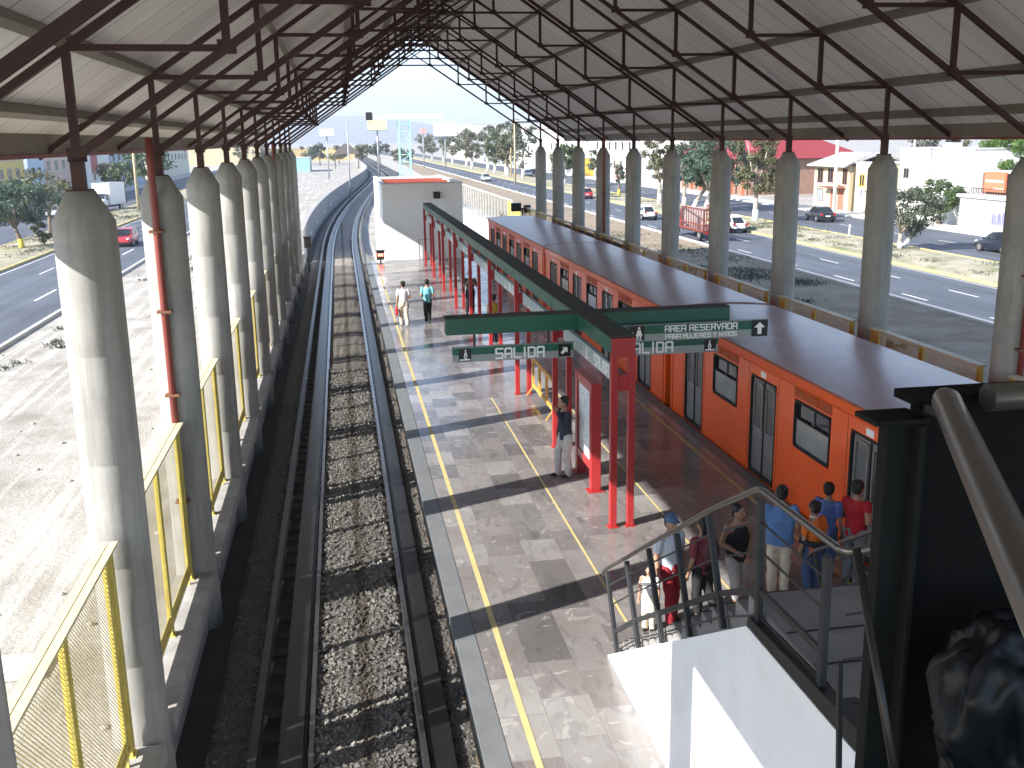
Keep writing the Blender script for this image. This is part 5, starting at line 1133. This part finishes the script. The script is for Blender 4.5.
building('white block with a big red front panel on the left street', -55,-42.4, 182,205, 7.6, white_b, 1, [(184+7*i,1,1.8,1.5,None) for i in range(3)], [(190,2.2,5,3.6,redp)])
building('grey blue block farther along the left street', -55,-42.4, 206,240, 8.4, M('greyblue_wall', (.36,.42,.50), .8, var=.15), 1, [(208+5*i,4,1.8,1.6,None) for i in range(6)]+[(208+5*i,.5,1.8,1.6,None) for i in range(6)], [])
building('long cream block far along the left street', -56,-42.4, 246,310, 7.4, M('pale_cream', (.62,.58,.48), .8, var=.1), 1, [(249+6*i,3,2,1.6,None) for i in range(10)], [])
building('low ochre block at the far end of the left street', -60,-30, 420,450, 6.0, ochre, 1, [(424+6*i,2,2.4,1.6,None) for i in range(4)], [])
t = thing('palapa', 'dark thatched pavilion roof far beyond the track bend', 'pavilion', (2.6,330,ZG)); b = MB()
b.add([(-4.2,-3,4.4),(4.2,-3,4.4),(4.2,3,4.4),(-4.2,3,4.4),(-.6,0,7.6),(.6,0,7.6)], [(0,1,5,4),(2,3,4,5),(1,2,5),(3,0,4),(3,2,1,0)]); b.build('roof', M('thatch', (.10,.085,.07), .95, var=.3), t)
for x in (-3.6,3.6):
    for y in (-2.5,2.5): MB().box(x-.15,x+.15,y-.15,y+.15,0,4.4).build('post', bark, t)
t = building('small turquoise kiosk row beside the left road bend', -14,-8, 300,318, 2.6, M('kiosk_turquoise', (.30,.55,.55), .6, var=.15), 1, [], [(302+4*i,ZP,2.5,2.2,shut_w) for i in range(4)], cat='kiosk')

# ================================================================== masts, poles, billboards, track walls beyond
turq = M('turquoise_paint', (.36,.62,.58), .5, var=.12)
galv = M('galvanised', (.33,.36,.39), .5, .3, var=.15)
t = thing('lattice_mast', 'turquoise lattice mast with a white crossarm beyond the service block', 'mast', (6.95,110,ZG)); b = MB(); hw = .56; ht = 10.2
for sx in (-1,1):
    for sy in (-1,1): b.box(sx*hw-.07,sx*hw+.07,sy*hw-.07,sy*hw+.07,0,ht)
for i in range(13):
    z = .4+.79*i
    for s in (-1,1): b.bar((-hw,s*hw,z),(hw,s*hw,z),.06); b.bar((s*hw,-hw,z),(s*hw,hw,z),.06)
    if i < 12:
        for s in (-1,1): b.bar((-hw*(1 if i%2 else -1),s*hw,z),(hw*(1 if i%2 else -1),s*hw,z+.79),.04)
b.build('lattice', turq, t); MB().box(-3.2,4.2,-.3,.3,ht+.1,ht+.62).build('crossarm', white_ink, t, bevel=.05); MB().box(-3.9,-3.25,-.35,.35,ht+.05,ht+.85).build('end_box', rubber, t)
def billboard(label, x, y, z0, z1, w_, mat, ph=None):
    t = thing('billboard', label, 'billboard', (x,y,ZG)); MB().box(-w_/2,w_/2,-.35,.35,z0-ZG,z1-ZG).build('panel', mat, t); MB().tube([(0,.5,0),(0,.5,z1-ZG-.3)], .16, 10).build('pole', galv, t); MB().box(-w_/2-.08,w_/2+.08,-.3,.3,z0-ZG-.12,z0-ZG-.004).build('frame', galv, t)
a = at(377,125,210); billboard('pale yellow billboard on a dark pole in the distance', a.x, 210, at(377,130,210).z, at(377,120,210).z, 3.8, M('bill_yellow', (.75,.68,.38), .5))
a = at(326.5,132,240); billboard('white billboard on a pole at the left of the tracks', a.x, 240, at(326,136,240).z, at(326,129,240).z, 3.2, white_ink)
a = at(445,129,300); billboard('large white billboard above the hazy trees', a.x, 300, at(445,136,300).z, at(445,122,300).z, 6.5, white_ink)
a = at(423,131,320); billboard('small pink and white sign board above the hazy trees', a.x, 320, at(423,134,320).z, at(423,128,320).z, 1.5, M('bill_red', (.66,.34,.32), .5))
def pole(label, x, y, h, r, mat, arm=None, cat='pole', base=ZG):
    t = thing('utility_pole' if cat == 'pole' else 'street_lamp', label, cat, (x,y,base)); MB().tube([(0,0,-.1),(0,0,h)], [r,r*.6], 10).build('pole', mat, t)
    if arm == 'cross': MB().box(-.9,.9,-.05,.05,h-.5,h-.38).box(-.7,.7,-.05,.05,h-1.2,h-1.1).build('crossarm', bark, t)
    elif arm: MB().tube([(0,0,h-.1),(arm*.5,0,h+.15),(arm,0,h+.2)], .05, 8).build('arm', mat, t); MB().box(arm-.1,arm+.5,-.12,.12,h+.12,h+.24).build('lamp_head', steel_g, t)
galv = M('galvanised', (.33,.36,.39), .5, .3, var=.15)
pole('tall grey lamp pole standing beside the bend of the track', at(349,165,150).x, 150, 11.5, .13, galv, None, 'street lamp')
pole('pale concrete utility pole before the ochre house', 51.2,101.3, 11, .2, white_b, 'cross')
pole('dark steel pole between the first and second left columns', -23.9, 101, 12, .28, dark_steel)
pole('tan utility pole just past the second left column', -25.0,135, 12, .22, M('pole_tan', (.46,.38,.24), .8), 'cross')
pole('yellowish pole by the trees on the left median', -26.0,113, 9, .2, M('pole_yellow', (.55,.44,.2), .8))
pole('pale pole among the far right trees', at(515,165,190).x,190, 12, .2, M('pole_tan', (.46,.38,.24), .8), 'cross')
pole('yellow lamp pole beside the far stall', at(511,160,222).x, 222, 9, .16, M('pole_yellow', (.55,.44,.2), .8), -1.5, 'street lamp')
pole('small leaning white post in the right median', 39.8,75.9, 1.1, .09, white_b)
for x, y in ((-40.4,126),(52.0,88)): pole('concrete street pole on the pavement %s' % ('of the left street' if x < 0 else 'before the tall white building'), x, y, 8.5, .14, kerb_grey, 'cross')
# walls that follow the curve
def curve_wall(label, off, y0, y1, z0, z1, wd, mat, step=4, curve=curve):
    t = thing('track_wall', label, 'wall', (0,0,0)); n = int((y1-y0)/step); vs = []; fs = []
    for i in range(n+1):
        y = y0+i*step; c = curve(y); vs += [(off+c-wd/2,y,z0),(off+c+wd/2,y,z0),(off+c+wd/2,y,z1),(off+c-wd/2,y,z1)]
    for i in range(n):
        for k in range(4): fs.append((i*4+k, i*4+(k+1)%4, i*4+4+(k+1)%4, i*4+4+k))
    fs += [(3,2,1,0),(n*4,n*4+1,n*4+2,n*4+3)]; MB().add(vs, fs).build('wall', mat, t)
    vs2 = [(x, y, z1+.003 if abs(z-z0) < .01 else z1+.08) for x, y, z in vs]; MB().add(vs2, fs).build('coping', coping_m, t); return t
wall_grey = M('curve_wall_grey', (.27,.27,.275), .85, var=.15, sc=.5, dirt=(.40,.39,.38), streak=True)
t = curve_wall('long grey retaining wall curving along the left of the tracks', -2.75, 71.5, 520, ZG-.1, 1.0, .3, wall_grey)
for i in range(9):
    y = 84+13*i; MB().box(-2.59+curve(y)-.01,-2.48+curve(y),y-.12,y+.12,-.35,-.05).build('marker_plate', white_ink, t)
b = MB()
for i in range(30):
    y = 80+7*i; b.box(-2.79+curve(y),-2.70+curve(y),y-.04,y+.04,1.08,1.9)
t = curve_wall('grey outer wall curving along the right of the tracks', 12.2, 125, 700, ZG-.1, 1.0, .3, wall_grey, 4, curve_r)
t = thing('track_wall', 'white low wall with tall pale fence bars beyond the train', 'wall', (0,0,0)); MB().box(11.85,12.1,62.5,124,ZG-.1,.35).build('wall', white_wall, t)
for i in range(32):
    y = 72+1.65*i; MB().box(11.92,12.03,y-.05,y+.05,.352,2.62).build('bar', M('fence_bar_pale', (.50,.49,.44), .6), t)
MB().box(11.93,12.02,72,124,2.63,2.72).build('top_bar', M('fence_bar_pale', (.50,.49,.44), .6), t)
tag(MB().box(11.93,12.0,68.6,74.0,.40,2.55).build('sheet_panel', M('panel_yellow', (.66,.55,.10), .5, var=.1)), 'yellow sheet panel closing the fence beyond the train end', 'panel')
for y0, y1 in ((43.0,47.2),(48.1,52.3),(53.2,57.4)):
    tag(MB().box(12.02,12.16,y0,y1,-.1,2.28).box(11.98,12.2,y0,y1,2.281,2.33).build('dark_screen', M('dark_screen', (.02,.022,.022), .6, var=.2), bevel=.01), 'dark solid screen between far columns behind the train, %s of three' % {43.0:'nearest',48.1:'middle',53.2:'farthest'}[y0], 'screen', 'dark screens between far columns')
t = thing('boundary_wall', 'long low yellowish wall far beyond the thatched pavilion', 'wall', (0,0,0)); MB().box(-75,9,478,480,ZG,4.3).build('wall', M('far_yellow_wall', (.58,.44,.20), .8, var=.3, sc=.15), t); MB().box(-75.2,9.2,477.8,480.2,4.3,4.6).build('coping', kerb_grey, t)
def water_tank(label, x, y, z):
    t = thing('water_tank', label, 'water tank', (x,y,z), 0, 'rooftop water tanks'); MB().lathe([(.62,0),(.66,.06),(.64,.35),(.66,.4),(.64,.75),(.66,.8),(.60,1.1),(.28,1.3),(.26,1.42),(.05,1.44)], (0,0,.45), 20).build('tank', rubber, t); MB().box(-.6,.6,-.6,.6,0,.45).build('plinth', kerb_grey, t)
water_tank('black water tank on the roof of the tall white building', 56.2, 88.6, 5.54)
water_tank('black water tank on the flat roof of the pale yellow shop', 59.5, 97.5, 4.04)
water_tank('black water tank on the yellow house across the left road', -46, 141, 5.34)
b = MB()
for dz in (0,.35,.7):
    for (xa,ya),(xb,yb) in (((51.2,101.3),(52,88)),((52,88),(52.4,40)),((51.2,101.3),(51.5,190))):
        prev = None
        for i in range(13):
            s_ = i/12; p_ = Vector((xa+(xb-xa)*s_, ya+(yb-ya)*s_, 7.6-dz-1.0*4*s_*(1-s_)*.6))
            if prev: b.tube([prev,p_], .018, 4, cap=False)
            prev = p_
tag(b.build('overhead_cable', rubber), 'sagging black overhead cables strung along the right street', 'cable')
# ================================================================== hills
def hill(cx_, cy_, wx, wy, hh, seed):
    r = random.Random(seed); n = 40; vs = []; fs = []; ph = [r.uniform(0,6.28) for _ in range(6)]
    for j in range(13):
        for i in range(n+1):
            u = i/n*2-1; v = j/12*2-1; z = hh*max(0,1-u*u)**.8*max(0,1-v*v)*(1+.18*math.sin(u*7+ph[0])+.10*math.sin(u*17+ph[1])+.07*math.sin(v*9+u*11+ph[2])); vs.append((cx_+u*wx, cy_+v*wy, ZG-2+z))
    for j in range(12):
        for i in range(n): a = j*(n+1)+i; fs.append((a,a+1,a+n+2,a+n+1))
    struct(MB().add(vs, fs, 0, True).build('hills', M('hill_scrub', (.10,.11,.07), .95, var=.3, sc=.004)))
hill(-900, 6600, 2300, 800, 210, 1); hill(2600, 7000, 2400, 800, 120, 2)
# ================================================================== the air between here and the hills
HZ = 0.00034
hb = MB().box(-8800, 8800, -55, 8700, ZG-1.2, 330).build('haze', newmat('haze_air')[0])
hm = hb.data.materials[0]; nt = hm.node_tree; nt.nodes.clear(); o_ = nt.nodes.new('ShaderNodeOutputMaterial'); v_ = nt.nodes.new('ShaderNodeVolumePrincipled')
v_.inputs['Density'].default_value = HZ; v_.inputs['Color'].default_value = (.86,.91,1,1); v_.inputs['Anisotropy'].default_value = .2; nt.links.new(v_.outputs[0], o_.inputs['Volume'])
stuff(hb)
